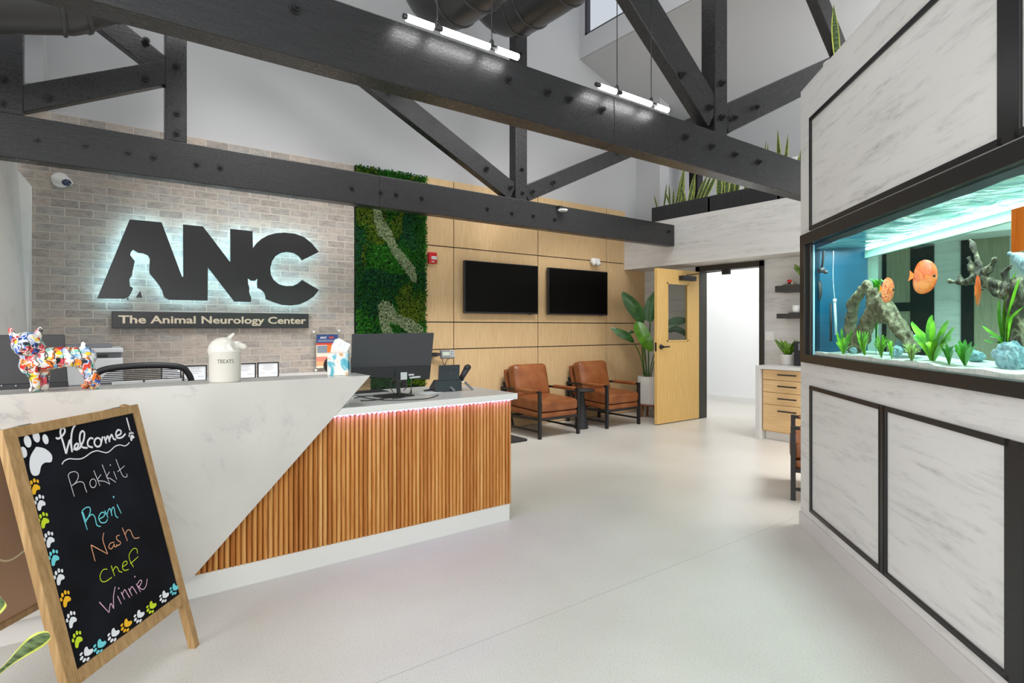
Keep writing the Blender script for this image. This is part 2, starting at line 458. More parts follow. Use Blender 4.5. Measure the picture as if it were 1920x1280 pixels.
        s.smooth = sm; return s
    def leaf(s, pts, ws, side, fold=.15, edge=None):
        """strip leaf along pts with widths ws; edge = material slot of the rim columns"""
        pts = [Vector(p) for p in pts]; side = Vector(side); o = len(s.v)
        cols = (-1, -.72, 0, .72, 1) if edge is not None else (-1, -.5, 0, .5, 1)
        for i, p in enumerate(pts):
            d = (pts[min(i + 1, len(pts) - 1)] - pts[max(i - 1, 0)]).normalized()
            sd = (side - d * side.dot(d)).normalized(); nm = d.cross(sd)
            for c in cols: s.v.append(p + sd * (c * ws[i] / 2) + nm * (abs(c) * ws[i] * fold))
        for i in range(len(pts) - 1):
            for j in range(4):
                a = o + i * 5 + j
                s.f.append([a, a + 1, a + 6, a + 5]); s.sm.append(True)
                s.mi.append(edge if (edge is not None and j in (0, 3)) else s.cur)
        return s
    def build(s, name, mats, parent=None, bevel=0.0, seg=2, sub=0, smooth=None, weld=False):
        o3 = Vector(worldloc(parent)) if parent is not None else Vector((0, 0, 0))
        me = D.meshes.new(name)
        me.from_pydata([tuple(p - o3) for p in s.v], [], s.f)
        if not isinstance(mats, (list, tuple)): mats = [mats]
        for m in mats: me.materials.append(m)
        me.polygons.foreach_set('material_index', s.mi)
        me.polygons.foreach_set('use_smooth', s.sm if smooth is None else [smooth] * len(s.f))
        bm = bmesh.new(); bm.from_mesh(me)
        if weld: bmesh.ops.remove_doubles(bm, verts=bm.verts, dist=1e-5)
        bmesh.ops.recalc_face_normals(bm, faces=bm.faces)
        bm.to_mesh(me); bm.free(); me.update()
        o = D.objects.new(name, me); COL.objects.link(o)
        if parent is not None: o.parent = parent
        if bevel:
            b = o.modifiers.new('bevel', 'BEVEL'); b.width = bevel; b.segments = seg; b.limit_method = 'ANGLE'; b.angle_limit = .6
        if sub:
            b = o.modifiers.new('sub', 'SUBSURF'); b.levels = sub; b.render_levels = sub
        return o
def worldloc(o):
    l = Vector(o.location)
    while o.parent is not None: o = o.parent; l += o.location
    return l

def tag(o, label, cat, group=None, kind=None):
    o['label'] = label; o['category'] = cat
    if group: o['group'] = group
    if kind: o['kind'] = kind
    return o
def thing(name, label, cat, loc=(0, 0, 0), group=None):
    o = D.objects.new(name, None); COL.objects.link(o); o.location = loc; o.empty_display_size = .1
    return tag(o, label, cat, group)
def struct(o): o['kind'] = 'structure'; return o
def lab(o, label): o['label'] = label; return o
def kids(o): return [c for c in COL.objects if c.parent is o]
def copy_tree(o, parent=None):
    c = o.copy(); COL.objects.link(c)
    if parent is not None: c.parent = parent
    for ch in kids(o): copy_tree(ch, c)
    return c

def blob(name, balls, mat, parent=None, voxel=.006, smooth=4, rough=0.0, rscale=20.0, seed=0):
    """one continuous surface grown around capsules (p0, p1, r0, r1)"""
    mb = MB()
    for p0, p1, r0, r1 in balls:
        p0, p1 = Vector(p0), Vector(p1); L = (p1 - p0).length
        k = max(1, int(L / (min(r0, r1) * .5)) + 1)
        for i in range(k + 1):
            t = i / k; r = r0 + (r1 - r0) * t
            mb.ell(p0.lerp(p1, t), r, r, r, seg=12, rg=8)
    tmp = mb.build('tmp', mat)
    rm = tmp.modifiers.new('r', 'REMESH'); rm.mode = 'VOXEL'; rm.voxel_size = voxel
    sm = tmp.modifiers.new('s', 'SMOOTH'); sm.factor = .5; sm.iterations = smooth
    dg = bpy.context.evaluated_depsgraph_get(); dg.update()
    me = D.meshes.new_from_object(tmp.evaluated_get(dg))
    D.objects.remove(tmp)
    o3 = worldloc(parent) if parent is not None else Vector((0, 0, 0))
    for v in me.vertices:
        p = Vector(v.co)
        if rough:
            q = p * rscale + Vector((seed, seed * 2.1, 0))
            p = p + Vector(v.normal) * rough * (noise.fractal(q, 1.0, 2.0, 4))
        v.co = p - o3
    me.materials.clear(); me.materials.append(mat)
    me.polygons.foreach_set('use_smooth', [True] * len(me.polygons)); me.update(); me.name = name
    o = D.objects.new(name, me); COL.objects.link(o)
    if parent is not None: o.parent = parent
    return o

def text(name, body, origin, right, up, height, mat, parent=None, depth=.002, bold=0.0, width=None, align='LEFT'):
    cu = D.curves.new('tmp', 'FONT'); cu.body = body; cu.size = 1.0; cu.extrude = .5; cu.offset = bold; cu.align_x = align; cu.resolution_u = 3
    t = D.objects.new('tmp', cu); COL.objects.link(t)
    dg = bpy.context.evaluated_depsgraph_get(); dg.update()
    me = D.meshes.new_from_object(t.evaluated_get(dg)); D.objects.remove(t); D.curves.remove(cu)
    xs = [v.co.x for v in me.vertices]; x0, x1 = min(xs), max(xs)
    r, u = Vector(right).normalized(), Vector(up).normalized(); nn = r.cross(u)
    k = height / .70; kx = (width / (x1 - x0)) if width else k
    sub0 = x0 if width else 0
    o3 = worldloc(parent) if parent is not None else Vector((0, 0, 0))
    for v in me.vertices:
        x, y, z = v.co; v.co = Vector(origin) + r * ((x - sub0) * kx) + u * (y * k) + nn * ((z + .5) * depth) - o3
    me.materials.clear(); me.materials.append(mat); me.update(); me.name = name
    o = D.objects.new(name, me); COL.objects.link(o)
    if parent is not None: o.parent = parent
    return o
def catmull(pts, k=6):
    out = []; n = len(pts)
    for i in range(n - 1):
        p0, p1, p2, p3 = pts[max(i - 1, 0)], pts[i], pts[i + 1], pts[min(i + 2, n - 1)]
        for j in range(k):
            t = j / k
            out.append(tuple(.5 * (2 * b + (c - a) * t + (2 * a - 5 * b + 4 * c - d) * t * t + (3 * b - a - 3 * c + d) * t ** 3) for a, b, c, d in zip(p0, p1, p2, p3)))
    out.append(tuple(pts[-1])); return out

# ================================================================== THE SETTING
YB = 6.15
b = MB(); b.box(-6, 11, -6, YB + 2.5, -.1, 0); struct(b.build('floor', floor_m))
b = MB(); b.prism([(-1.2, YB, 0), (7.6, YB, 0), (7.6, YB, 4.68), (5.88, YB, 5.26), (5.88, YB, 8), (-1.2, YB, 8)], (0, .15, 0)); struct(b.build('wall_back', white_paint))
b = MB(); b.box(-.75, 2.40, 6.08, YB, 0, 3.10); struct(b.build('wall_back_brick', brick_m))
# oak panelling: separate boards with open black joints on a dark backing
xs = [3.28, 3.68, 5.02, 6.36, 7.23]; zs = [0, 1.06, 1.39, 2.31, 3.12]
b = MB()
for i in range(4):
    for j in range(4):
        x1 = xs[i + 1]
        if j == 3 and i == 3: x1 = 6.78
        if j == 2 and i == 3:
            b.box(xs[i] + .006, 7.23, 6.10, 6.13, zs[j] + .006, 2.25, None); b.box(xs[i] + .006, 6.78, 6.10, 6.13, 2.25, zs[j + 1] - .006); continue
        b.box(xs[i] + .006, x1 - .006, 6.10, 6.13, zs[j] + .006, zs[j + 1] - (.006 if j < 3 else 0))
b.cur = 1; b.box(3.28, 7.23, 6.128, 6.149, 0, 2.22); b.box(3.28, 6.78, 6.128, 6.149, 2.2, 3.11)
struct(b.build('wall_back_panelling', [oak, black_trim], bevel=.0015))
# left marble clad wall with a leaning fold
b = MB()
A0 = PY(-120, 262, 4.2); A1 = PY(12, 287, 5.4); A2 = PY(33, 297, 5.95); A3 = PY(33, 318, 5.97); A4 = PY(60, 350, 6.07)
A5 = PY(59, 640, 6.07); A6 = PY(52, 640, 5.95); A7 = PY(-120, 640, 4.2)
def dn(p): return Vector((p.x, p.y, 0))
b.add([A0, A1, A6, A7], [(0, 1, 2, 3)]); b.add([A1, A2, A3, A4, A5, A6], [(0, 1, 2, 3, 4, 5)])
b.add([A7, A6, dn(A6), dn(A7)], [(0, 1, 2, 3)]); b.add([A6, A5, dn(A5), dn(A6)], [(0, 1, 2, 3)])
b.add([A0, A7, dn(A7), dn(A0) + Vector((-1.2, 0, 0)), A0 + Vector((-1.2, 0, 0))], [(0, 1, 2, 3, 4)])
struct(b.build('wall_left', mk_travertine('lightened_marble_cladding', '#e6e3df', '#bdbab7', sc=(1, 1, 2.0), lo=.52, hi=.74, amount=.6)))  # same marble as the desk, its colour lightened to offset weak light
b = MB(); b.box(-1.0, -.215, 5.45, YB, 3.105, 8); struct(b.build('wall_left_upper', white_paint))
# door wall (right), lowered soffit, hall behind
XD = 7.23
b = MB()
b.box(XD, XD + .14, 5.12, YB, 0, 2.22); b.box(XD, XD + .14, 4.10, 5.12, 2.2, 2.22); b.box(XD, XD + .14, -2.5, 4.10, 0, 2.22)
struct(b.build('wall_right', trav2))
b = MB(); b.box(6.75, 7.4, -2.5, YB, 2.215, 2.875); struct(b.build('wall_right_soffit', trav2))
b = MB(); b.box(7.4, 9.4, -2.5, YB + .2, 2.80, 2.875); struct(b.build('ceiling_hall', hall_paint))
b = MB(); b.box(9.3, 9.45, -2.5, YB + 2.5, 0, 6.0); struct(b.build('wall_hall', hall_paint))
b = MB(); b.box(7.37, 9.3, YB + 1.2, YB + 1.3, 0, 2.8); struct(b.build('wall_hall_end', hall_paint))
b = MB(); b.box(9.285, 9.3, -2.5, YB + 2, 0, .10); struct(b.build('baseboard_hall', white_plastic))
b = MB(); b.box(7.08, 7.30, 5.68, YB, 2.875, 6); struct(b.build('wall_right_pier', white_paint))
b = MB(); b.box(7.3, 9.3, YB, YB + .15, 2.875, 6); struct(b.build('wall_back_right', white_paint))
# sloping ceiling and clerestory
b = MB(); s0 = [(5.87, 5.24), (9.45, 4.05), (9.45, 4.2), (5.87, 5.4)]
b.prism([(x, -2.5, z) for x, z in s0], (0, YB + 2.5, 0)); struct(b.build('ceiling_slope', white_paint))
b = MB()
b.box(5.85, 5.95, -2.5, YB, 5.25, 5.55); b.box(5.85, 5.95, -2.5, 3.6, 5.55, 8); b.box(5.85, 5.95, 3.6, YB, 7.0, 8); b.box(5.85, 5.95, 6.08, YB, 5.55, 7.0)
struct(b.build('wall_clerestory', white_paint))
w1 = struct(D.objects.new('window_1', None)); COL.objects.link(w1)
b = MB(); b.box(5.89, 5.95, 3.6, 6.08, 5.55, 5.60); b.box(5.89, 5.95, 6.03, 6.08, 5.55, 7); b.box(5.89, 5.95, 3.6, 6.08, 6.95, 7.0); b.box(5.89, 5.95, 3.6, 3.65, 5.55, 7); b.box(5.89, 5.95, 4.8, 4.84, 5.55, 7)
b.build('window_frame', grey_plastic, w1)
b = MB(); b.box(5.915, 5.922, 3.65, 6.03, 5.60, 6.95); b.build('window_pane', mk_glass('window_glass', (.97, .98, 1, 1), .01), w1)

# door frame and open door
b = MB()
b.box(XD - .03, XD + .15, 5.06, 5.13, 0, 2.21); b.box(XD - .03, XD + .15, 4.085, 4.145, 0, 2.21); b.box(XD - .03, XD + .15, 4.085, 5.13, 2.135, 2.21)
struct(b.build('trim_1', plain('dark_bronze_frame', '#332f29', .45), bevel=.003))
dr = struct(D.objects.new('door_1', None)); COL.objects.link(dr); dr.location = (7.2, 5.06, 0)
DX0, DX1, DY0, DY1 = 6.25, 7.19, 5.06, 5.105
gx0, gx1, gz0, gz1 = 6.46, 6.93, 1.13, 1.945
b = MB()
b.box(DX0, gx0, DY0, DY1, .012, 2.13); b.box(gx1, DX1, DY0, DY1, .012, 2.13); b.box(gx0, gx1, DY0, DY1, .012, gz0); b.box(gx0, gx1, DY0, DY1, gz1, 2.13)
lab(b.build('door_leaf', door_oak, dr), 'pale maple door leaf')
b = MB(); b.box(gx0, gx1, DY0 + .018, DY0 + .026, gz0, gz1); b.build('glass_pane', mk_glass('door_glass', (.80, .83, .82, 1), .25), dr)
b = MB()
for q in ((gx0, gx0 + .02, gz0, gz1), (gx1 - .02, gx1, gz0, gz1), (gx0, gx1, gz0, gz0 + .02), (gx0, gx1, gz1 - .02, gz1)):
    b.box(q[0], q[1], DY0 - .006, DY0 + .0, q[2], q[3])
b.build('glazing_bead', door_oak, dr)
b = MB(); hp = PY(1240, 650, 5.05); b.lathe((hp.x, 5.06, hp.z), [(.034, 0), (.034, .012), (.018, .016), (.018, .045)], 24, (0, -1, 0)); b.bar((hp.x - .01, 5.012, hp.z), (hp.x + .125, 5.012, hp.z), .018, .02)
b.box(DX0 - .002, DX0, DY0 + .008, DY1 - .008, hp.z - .06, hp.z + .06)
lab(b.build('door_handle', black_metal, dr, bevel=.003), 'black lever handle')
b = MB(); b.box(6.72, 7.03, 4.99, 5.06, 1.985, 2.05); b.bar((6.85, 5.02, 2.06), (7.08, 4.85, 2.10), .02, .015); b.bar((7.08, 4.85, 2.10), (7.19, 4.62, 2.12), .02, .015); b.box(7.14, 7.19, 4.55, 4.66, 2.06, 2.135)
lab(b.build('door_closer', black_metal, dr), 'black door closer with folding arm')

# aquarium wall: s runs from its far end towards the camera side, at 45 degrees
AR = Matrix.Translation(AQE) @ Matrix.Rotation(PI / 4, 4, 'Z')       # local x = -s, y = out into the room, z up
AQL = 3.6
tz0, tz1, ts0 = 1.13, 1.885, .14         # tank opening in the wall
b = MB()
b.box(-AQL, 0, -.42, 0, 0, tz0); b.box(-AQL, 0, -.42, 0, tz1, 2.915); b.box(-ts0, 0, -.42, 0, tz0, tz1)
o = struct(b.build('wall_aquarium', trav)); o.matrix_world = AR
def asl(mb, s0_, s1_, z0_, z1_, n0=0.0, n1=.012): mb.box(-s1_, -s0_, n0, n1, z0_, z1_)
b = MB(); w = .045
for s0_, s1_, z0_, z1_ in ((.185, 1.12, .143, .955), (1.135, 1.99, .143, .955), (2.03, 2.9, .143, .955), (.18, 1.955, 1.95, 2.675), (2.01, 3.3, 1.95, 2.675)):
    for q in ((s0_, s0_ + .026, z0_, z1_), (s1_ - .026, s1_, z0_, z1_), (s0_, s1_, z0_, z0_ + .026), (s0_, s1_, z1_ - .026, z1_)):
        asl(b, *q)
for q in ((1.095, 1.165, .143, .955), (1.985, 2.04, .143, .955), (1.95, 2.015, 1.95, 2.675)): asl(b, *q, n1=.012)
o = struct(b.build('trim_2', black_trim, bevel=.003)); o.matrix_world = AR
b = MB(); asl(b, 0, AQL, 0, .095, n1=.012); o = struct(b.build('baseboard_aquarium', plain('pale_grey_base', '#d3cfcc', .5), bevel=.002)); o.matrix_world = AR

# panels of the right wall seen through the tank
b = MB()
def pxstrip(mb, x0, x1, y0, y1, depth=.02):
    p, q = PX(x0, y0, XD - .001), PX(x1, y1, XD - .001)
    mb.box(XD - depth, XD, q.y, p.y, min(p.z, q.z), max(p.z, q.z))
for x0, x1, y0, y1 in ((1655, 1663, 380, 700), (1708, 1752, 380, 700), (1803, 1827, 380, 700), (1663, 1708, 568, 583)): pxstrip(b, x0, x1, y0, y1)
struct(b.build('trim_3', black_trim))
b = MB(); pxstrip(b, 1663, 1708, 380, 568, .012); pxstrip(b, 1663, 1708, 583, 700, .012); pxstrip(b, 1827, 1893, 380, 700, .012)
struct(b.build('trim_4', mk_wood('grey_oak_panel', '#86806c', '#98917c', '#a69f8a', 'z', 1.5)))

# ================================================================== ROOF TRUSSES
def bolt_at(p, parent, proto=[None]):
    """hexagon nut on a round washer, axis towards the camera side (-Y)"""
    if proto[0] is None:
        m = MB(); m.lathe((0, 0, 0), [(.026, -.002), (.026, .005)], 16, (0, -1, 0)); m.lathe((0, 0, 0), [(.017, .005), (.017, .022)], 6, (0, -1, 0)); m.lathe((0, 0, 0), [(.009, .022), (.009, .034)], 10, (0, -1, 0))
        o = m.build('bolt', bolt_m, smooth=False); proto[0] = o
    else:
        o = proto[0].copy(); COL.objects.link(o)
    o.parent = parent; o.location = p - worldloc(parent); return o
def piece(name, parent, pa, pb, h, y, t):
    b = MB(); b.bar((pa[0], y + t / 2, pa[1]), (pb[0], y + t / 2, pb[1]), t, h, (0, 0, 1) if abs(pa[0] - pb[0]) > .01 else (1, 0, 0))
    return b.build(name, beam_m, parent, bevel=.006)
def truss(y, label, chord, splits, posts, braces, bolts, t=.13):
    tr = thing('roof_truss', label, 'truss', ((chord[0] + chord[1]) / 2, y, 2.46))
    xs_ = [chord[0]] + splits + [chord[1]]
    for a, c in zip(xs_[:-1], xs_[1:]):
        m = MB(); m.box(a + .001, c - .001, y, y + t, 2.475, 2.775); m.build('bottom_chord', beam_m, tr, bevel=.006)
    for x, w, ztop in posts:
        m = MB(); m.box(x - w / 2, x + w / 2, y + .004, y + t - .004, 2.775, ztop); m.build('post', beam_m, tr, bevel=.006)
    for i, (pa, pb, h) in enumerate(braces): piece('brace', tr, pa, pb, h, y + .012 + .006 * i, t - .04)
    for px, py in bolts: bolt_at(PY(px, py, y), tr)
    return tr
YT1, YT2 = 2.5, 5.15
truss(YT2, 'far black timber roof truss crossing in front of the brick and oak wall', (-.47, 6.74), [2.29],
      [(-.39, .16, 7.2), (.60, .145, 5.2), (4.0, .165, 6.4)],
      [((-.42, 2.845), (.56, 3.315), .17), ((-.9, 4.25), (.53, 3.33), .16), ((1.2, 4.20), (3.9, 2.85), .21), ((4.09, 2.86), (7.6, 4.50), .185)],
      [(68, 261), (159, 272), (240, 285), (288, 294), (369, 307), (413, 313), (660, 352), (714, 360), (743, 364), (791, 371), (914, 391), (960, 399), (1000, 404), (1040, 411), (1254, 434),
       (331, 124), (332, 212), (331, 249), (90, 183), (273, 147), (274, 76), (5, 148), (3, 193), (979, 317), (980, 361), (976, 101), (914, 315), (959, 350), (1000, 358), (1039, 341), (1162, 286), (1175, 281), (703, 148), (730, 170)])
truss(YT1, 'near black timber roof truss passing above the reception desk to the aquarium wall', (-1.2, 5.5), [2.675],
      [(.6, .15, 5.2), (3.835, .155, 6.4)],
      [((1.6, 4.50), (3.76, 2.90), .25), ((3.91, 2.90), (6.2, 4.02), .21), ((5.0, 4.75), (6.6, 3.4), .22)],
      [(553, 16), (953, 148), (1027, 173), (1067, 186), (1128, 206), (1285, 257), (1334, 275), (1378, 290), (1422, 304), (1354, 156), (1354, 220), (1280, 140), (1333, 201), (1377, 221), (1418, 201)])
# slim black column behind the planters on the ledge
b = MB(); b.box(7.86, 8.0, 5.56, 5.72, 2.875, 4.5); tag(b.build('steel_column', black_trim), 'slim black column rising behind the planters on the ledge', 'column')

# ================================================================== DUCTS AND LIGHTS
def duct(label, pts, r, seams, mat=duct_m):
    t = thing('air_duct', label, 'duct', pts[0], 'round black ceiling ducts')
    m = MB(); m.tube(catmull(pts, 5), r, 32, True); m.build('duct_pipe', mat, t)
    cp = catmull(pts, 5)
    for s in seams:
        i = min(int(s * (len(cp) - 1)), len(cp) - 2); p, q = Vector(cp[i]), Vector(cp[i + 1]); d = (q - p).normalized()
        m = MB(); m.tube([p - d * .012, p - d * .008, p + d * .008, p + d * .012], [r + .001, r + .011, r + .011, r + .001], 32, True); m.build('duct_seam', mat, t)
def DP(px, py, y): return tuple(PY(px, py, y))
r0 = .235
duct('fat black duct across the upper left corner above the brick wall', [DP(-160, -36, 4.3), DP(-40, -26, 4.3), DP(90, -18, 4.3), DP(120, -18, 4.3), DP(190, -40, 4.3), DP(235, -46, 4.3), DP(330, -60, 4.3), DP(450, -86, 4.4)], r0, [.36, .44, .56, .66, .74])
duct('black duct with a bend beside the clerestory window', [(3.66, -1, 4.62), (3.66, 1, 4.62), (3.66, 3.2, 4.62), (3.66, 4.4, 4.62), (3.62, 4.85, 4.66), (3.45, 5.0, 4.90), (3.42, 5.02, 5.4), (3.42, 5.02, 6.2)], .26, [.3, .38, .46, .53, .60])
duct('shiny black duct above the left end of the hanging tube lights', [(2.72, -1, 4.30), (2.72, 1, 4.30), (2.72, 3, 4.30), (2.72, 4.3, 4.30), (2.66, 4.7, 4.40), (2.6, 4.8, 4.8), (2.6, 4.8, 6.2)], .26, [.3, .4, .48, .55])

duct('narrow black duct at the very top left of the tube lights', [(2.0, -1, 4.25), (2.0, 1, 4.25), (2.0, 3, 4.25), (2.0, 4.2, 4.25), (1.95, 4.5, 4.32), (1.9, 4.6, 4.7), (1.9, 4.6, 6.0)], .2, [.3, .42, .52])
lamp_glow = emit('lit_led_tube', '#ffffff', 14)
def pendant(label, a, segs, cables, z=2.758, y=2.42):
    """a: start x of the tube; segs: lit stretches in x"""
    t = thing('tube_light', label, 'lamp', (segs[0][0], y, z), 'linear tube lights on cables')
    m = MB(); m.tube([(a, y, z + .004), (segs[-1][1] + .012, y, z + .004)], .0125, 14); m.build('tube_housing', black_metal, t)
    for x0, x1 in segs:
        m = MB(); m.tube([(x0, y, z), (x1, y, z)], .0165, 16); m.build('light_tube', lamp_glow, t)
    for x in cables:
        m = MB(); m.tube([(x, y, z + .01), (x, y, 3.95)], .003, 6); m.build('cable', black_metal, t)
        m = MB(); m.lathe((x, y, z + .012), [(.011, 0), (.011, .02), (.004, .035)], 10); m.build('cable_grip', black_metal, t)
def xat(px, y=2.42): return PY(px, 100, y).x
pendant('longer lit tube light hanging on the near beam, left of the cables', xat(756), [(xat(763), xat(812)), (xat(829), xat(917)), (xat(932), xat(971))], [xat(820), xat(922)])
pendant('lit tube light on two cables above the right half of the near beam', xat(1117), [(xat(1125), xat(1154)), (xat(1165), xat(1220)), (xat(1231), xat(1252))], [xat(1157), xat(1221)])

# ================================================================== WALL THINGS
# ---- moss wall
mw = thing('moss_panel', 'tall green preserved moss panel between the brick and the oak panelling', 'moss wall', (2.84, 6.08, 0))
b = MB(); b.box(2.405, 3.27, 6.085, 6.148, .02, 3.10); b.build('backing_board', plain('dark_moss_backing', '#12260f', .95), mw)
def in_poly(x, z, poly):
    c = False; n = len(poly)
    for i in range(n):
        (x1, z1), (x2, z2) = poly[i], poly[i - 1]
        if (z1 > z) != (z2 > z) and x < (x2 - x1) * (z - z1) / (z2 - z1) + x1: c = not c
    return c
def wallpoly(pts, y=6.04): return [(PY(x, yy, y).x, PY(x, yy, y).z) for x, yy in pts]
ms = 640 / 1; 
def mz(pts): return wallpoly([(640 + a / 3.122, 290 + c / 3.122) for a, c in pts])
li1 = mz([(185, 300), (230, 300), (245, 380), (290, 440), (330, 540), (380, 600), (430, 660), (440, 750), (415, 740), (360, 660), (300, 580), (265, 505), (215, 470), (195, 400)])
li2 = mz([(215, 880), (245, 845), (290, 870), (330, 930), (400, 960), (480, 1010), (475, 1060), (400, 1050), (340, 1000), (285, 985), (300, 1060), (250, 1060), (225, 990)])
def moss_mesh(name, count, inside, mats, pick, size, depth, parent):
    rnd = random.Random(3); vs = []; fs = []; mi = []
    n = 0
    while n < count:
        x = rnd.uniform(2.415, 3.275); z = rnd.uniform(.65, 3.11)
        if not inside(x, z): continue
        n += 1
        bump = noise.fractal(Vector((x * 6, z * 6, 1)), 1.0, 2.0, 3) * .02
        y = 6.085 - depth * rnd.uniform(.1, 1) - max(0, bump)
        k = pick(x, z)
        for _ in range(3):
            a = Vector((rnd.uniform(-1, 1), rnd.uniform(-1, .3), rnd.uniform(-1, 1))).normalized() * size * rnd.uniform(.6, 1.3)
            c = a.cross(Vector((rnd.uniform(-1, 1), rnd.uniform(-1, 1), rnd.uniform(-1, 1)))).normalized() * size * .35
            o = len(vs); p = Vector((x, y, z))
            vs += [p - c, p + c, p + a]; fs.append((o, o + 1, o + 2)); mi.append(k)
    m = MB(); m.v = vs; m.f = [list(f) for f in fs]; m.mi = mi; m.sm = [False] * len(fs)
    ob = m.build(name, mats, parent); ob['kind'] = 'stuff'; return ob
def pick_moss(x, z):
    v = noise.fractal(Vector((x * 3.1, z * 2.2, 4)), 1.0, 2.0, 3) + random.uniform(-.22, .22)
    band = noise.noise(Vector((x * 2.0 + 5, z * 1.6, 9)))
    if x < 2.72 + .2 * band and z > 2.2 + .3 * band and v > -.02: return 2
    if 1.55 + .15 * band < z < 1.95 + .15 * band and v > -.3: return 3 if v > -.05 else 0
    return 1 if v > .12 else (0 if v > -.25 else (2 if band > .1 else 3))
moss_mesh('green_moss', 15000, lambda x, z: not (in_poly(x, z, li1) or in_poly(x, z, li2)), moss_ms, pick_moss, .021, .05, mw)
lab(moss_mesh('reindeer_lichen', 2600, lambda x, z: in_poly(x, z, li1), [lichen_m], lambda x, z: 0, .016, .055, mw), 'upper pale grey-green lichen streak')
lab(moss_mesh('reindeer_lichen', 1800, lambda x, z: in_poly(x, z, li2), [lichen_m], lambda x, z: 0, .016, .055, mw), 'lower pale grey-green lichen streak')

# ---- backlit letters
YS = 5.985
sg = thing('backlit_letters', 'large black backlit letters with dog and cat cut-outs on the brick wall', 'sign', (1.05, 6.06, 1.6))
def sq(pts): return [PY(160 + a / 4.174, 390 + c / 4.174, YS) for a, c in pts]
out = [(92, 706), (347, 88), (597, 111), (757, 537), (767, 537), (765, 127), (921, 143), (1130, 418), (1136, 418), (1136, 162), (1309, 180), (1312, 312), (1340, 275), (1380, 240), (1430, 212), (1490, 196), (1560, 191), (1640, 200), (1710, 225), (1770, 272), (1829, 343), (1697, 408), (1672, 375), (1635, 352), (1580, 342), (1530, 350), (1490, 375), (1462, 415), (1448, 470), (1452, 520), (1475, 563), (1515, 595), (1570, 611), (1625, 608), (1665, 590), (1697, 562), (1829, 640), (1790, 690), (1740, 725), (1680, 752), (1610, 763), (1540, 757), (1470, 735), (1412, 712), (1412, 690), (1400, 660), (1375, 637), (1350, 625), (1345, 595), (1348, 549), (1330, 568), (1298, 568), (1272, 549), (1274, 590), (1285, 625), (1282, 650), (1290, 680), (1298, 700), (1297, 734), (1168, 732), (960, 464), (958, 724), (655, 717), (620, 700), (612, 680), (600, 640), (575, 600), (540, 555), (505, 515), (500, 490), (502, 445), (506, 400), (490, 370), (450, 352), (415, 350), (375, 325), (355, 345), (352, 370), (388, 415), (375, 470), (362, 530), (345, 560), (350, 610), (375, 625), (355, 670), (335, 700), (305, 709)]
sign_black = plain('satin_black_acrylic', '#2e2c2e', .28)
glow_w = emit('sign_backlight', '#b2e8f7', 19.0)
b = MB(); b.prism(sq(out), (0, .022, 0)); lab(b.build('letters', sign_black, sg), 'joined black letters A N C')
b = MB(); b.prism(sq([(395, 699), (430, 645), (446, 702)]), (0, .022, 0)); lab(b.build('leg_gap', sign_black, sg), 'small black wedge between the dog cut-out legs')
# led strip following the back of the letters, facing the wall
po = sq(out); b = MB(); n = len(po)
cx = sum((p for p in po), Vector()) / n
def inset(i, d):
    p, q, r = po[i - 1], po[i], po[(i + 1) % n]
    e1 = (q - p).normalized(); e2 = (r - q).normalized()
    nn = Vector((-(e1.z + e2.z), 0, e1.x + e2.x))
    if nn.length < 1e-4: nn = Vector((-e1.z, 0, e1.x))
    nn.normalize(); k = max(.3, nn.dot(Vector((-e1.z, 0, e1.x))))
    return q - nn * (d / k)
sgn = sum(po[i].x * po[(i + 1) % n].z - po[(i + 1) % n].x * po[i].z for i in range(n))
dd = .014 if sgn < 0 else -.014
for i in range(n):
    p, q = inset(i, dd), inset((i + 1) % n, dd)
    if (q - p).length < .008: continue
    p = p + Vector((0, .03, 0)); q = q + Vector((0, .03, 0))
    b.bar(p, q, .012, .010, (0, 1, 0))
lab(b.build('light_strip', glow_w, sg), 'cool white light strip behind the letters')
for px, py in ((240, 560), (360, 505), (280, 440), (380, 540), (440, 480), (500, 450), (560, 560), (360, 450)):
    p = PY(px, py, YS + .02); b = MB(); b.tube([p, (p.x, 6.079, p.z)], .006, 8); b.build('standoff', black_metal, sg)
# ---- name board
nb = thing('name_board', 'long black board reading The Animal Neurology Center beneath the letters', 'sign', (1.05, 6.04, 1.4))
p0, p1 = PY(210, 614, 6.02), PY(579, 583, 6.02)
z1_ = (PY(210, 584, 6.02).z + PY(579, 587, 6.02).z) / 2; z0_ = (PY(210, 616, 6.02).z + PY(579, 614, 6.02).z) / 2
b = MB(); b.box(p0.x, p1.x, 6.02, 6.079, z0_, z1_); b.build('board', sign_black, nb, bevel=.003)
gold = plain('champagne_metal_letters', '#d2c2ac', .3, metal=.35)
hgt = (z1_ - z0_)
text('lettering', 'The Animal Neurology Center', (p0.x + .045, 6.019, z0_ + hgt * .30), (1, 0, 0), (0, 0, 1), hgt * .45, gold, nb, .008, .022, p1.x - p0.x - .075)

# ---- televisions
def tv(label, x0, x1, z0, z1):
    t = thing('television', label, 'television', ((x0 + x1) / 2, 6.1, z0), 'wall mounted televisions')
    m = MB(); m.box(x0, x1, 6.02, 6.065, z0, z1); m.build('casing', black_plastic, t, bevel=.004)
    m = MB(); m.box(x0 + .01, x1 - .01, 6.017, 6.021, z0 + .02, z1 - .01); m.build('screen', screen_m, t)
    m = MB(); m.box(x0 + .3, x1 - .3, 6.065, 6.1, z0 + .12, z1 - .12); m.build('wall_mount', black_metal, t)
    m = MB(); m.box(x1 - .16, x1 - .10, 6.03, 6.05, z0 - .006, z0 + .002); m.build('sensor', grey_plastic, t)
tv('blank black television nearer the red fire alarm', 3.79, 4.955, 1.502, 2.155)
tv('blank black television beneath the white emergency light', 5.145, 6.30, 1.502, 2.150)

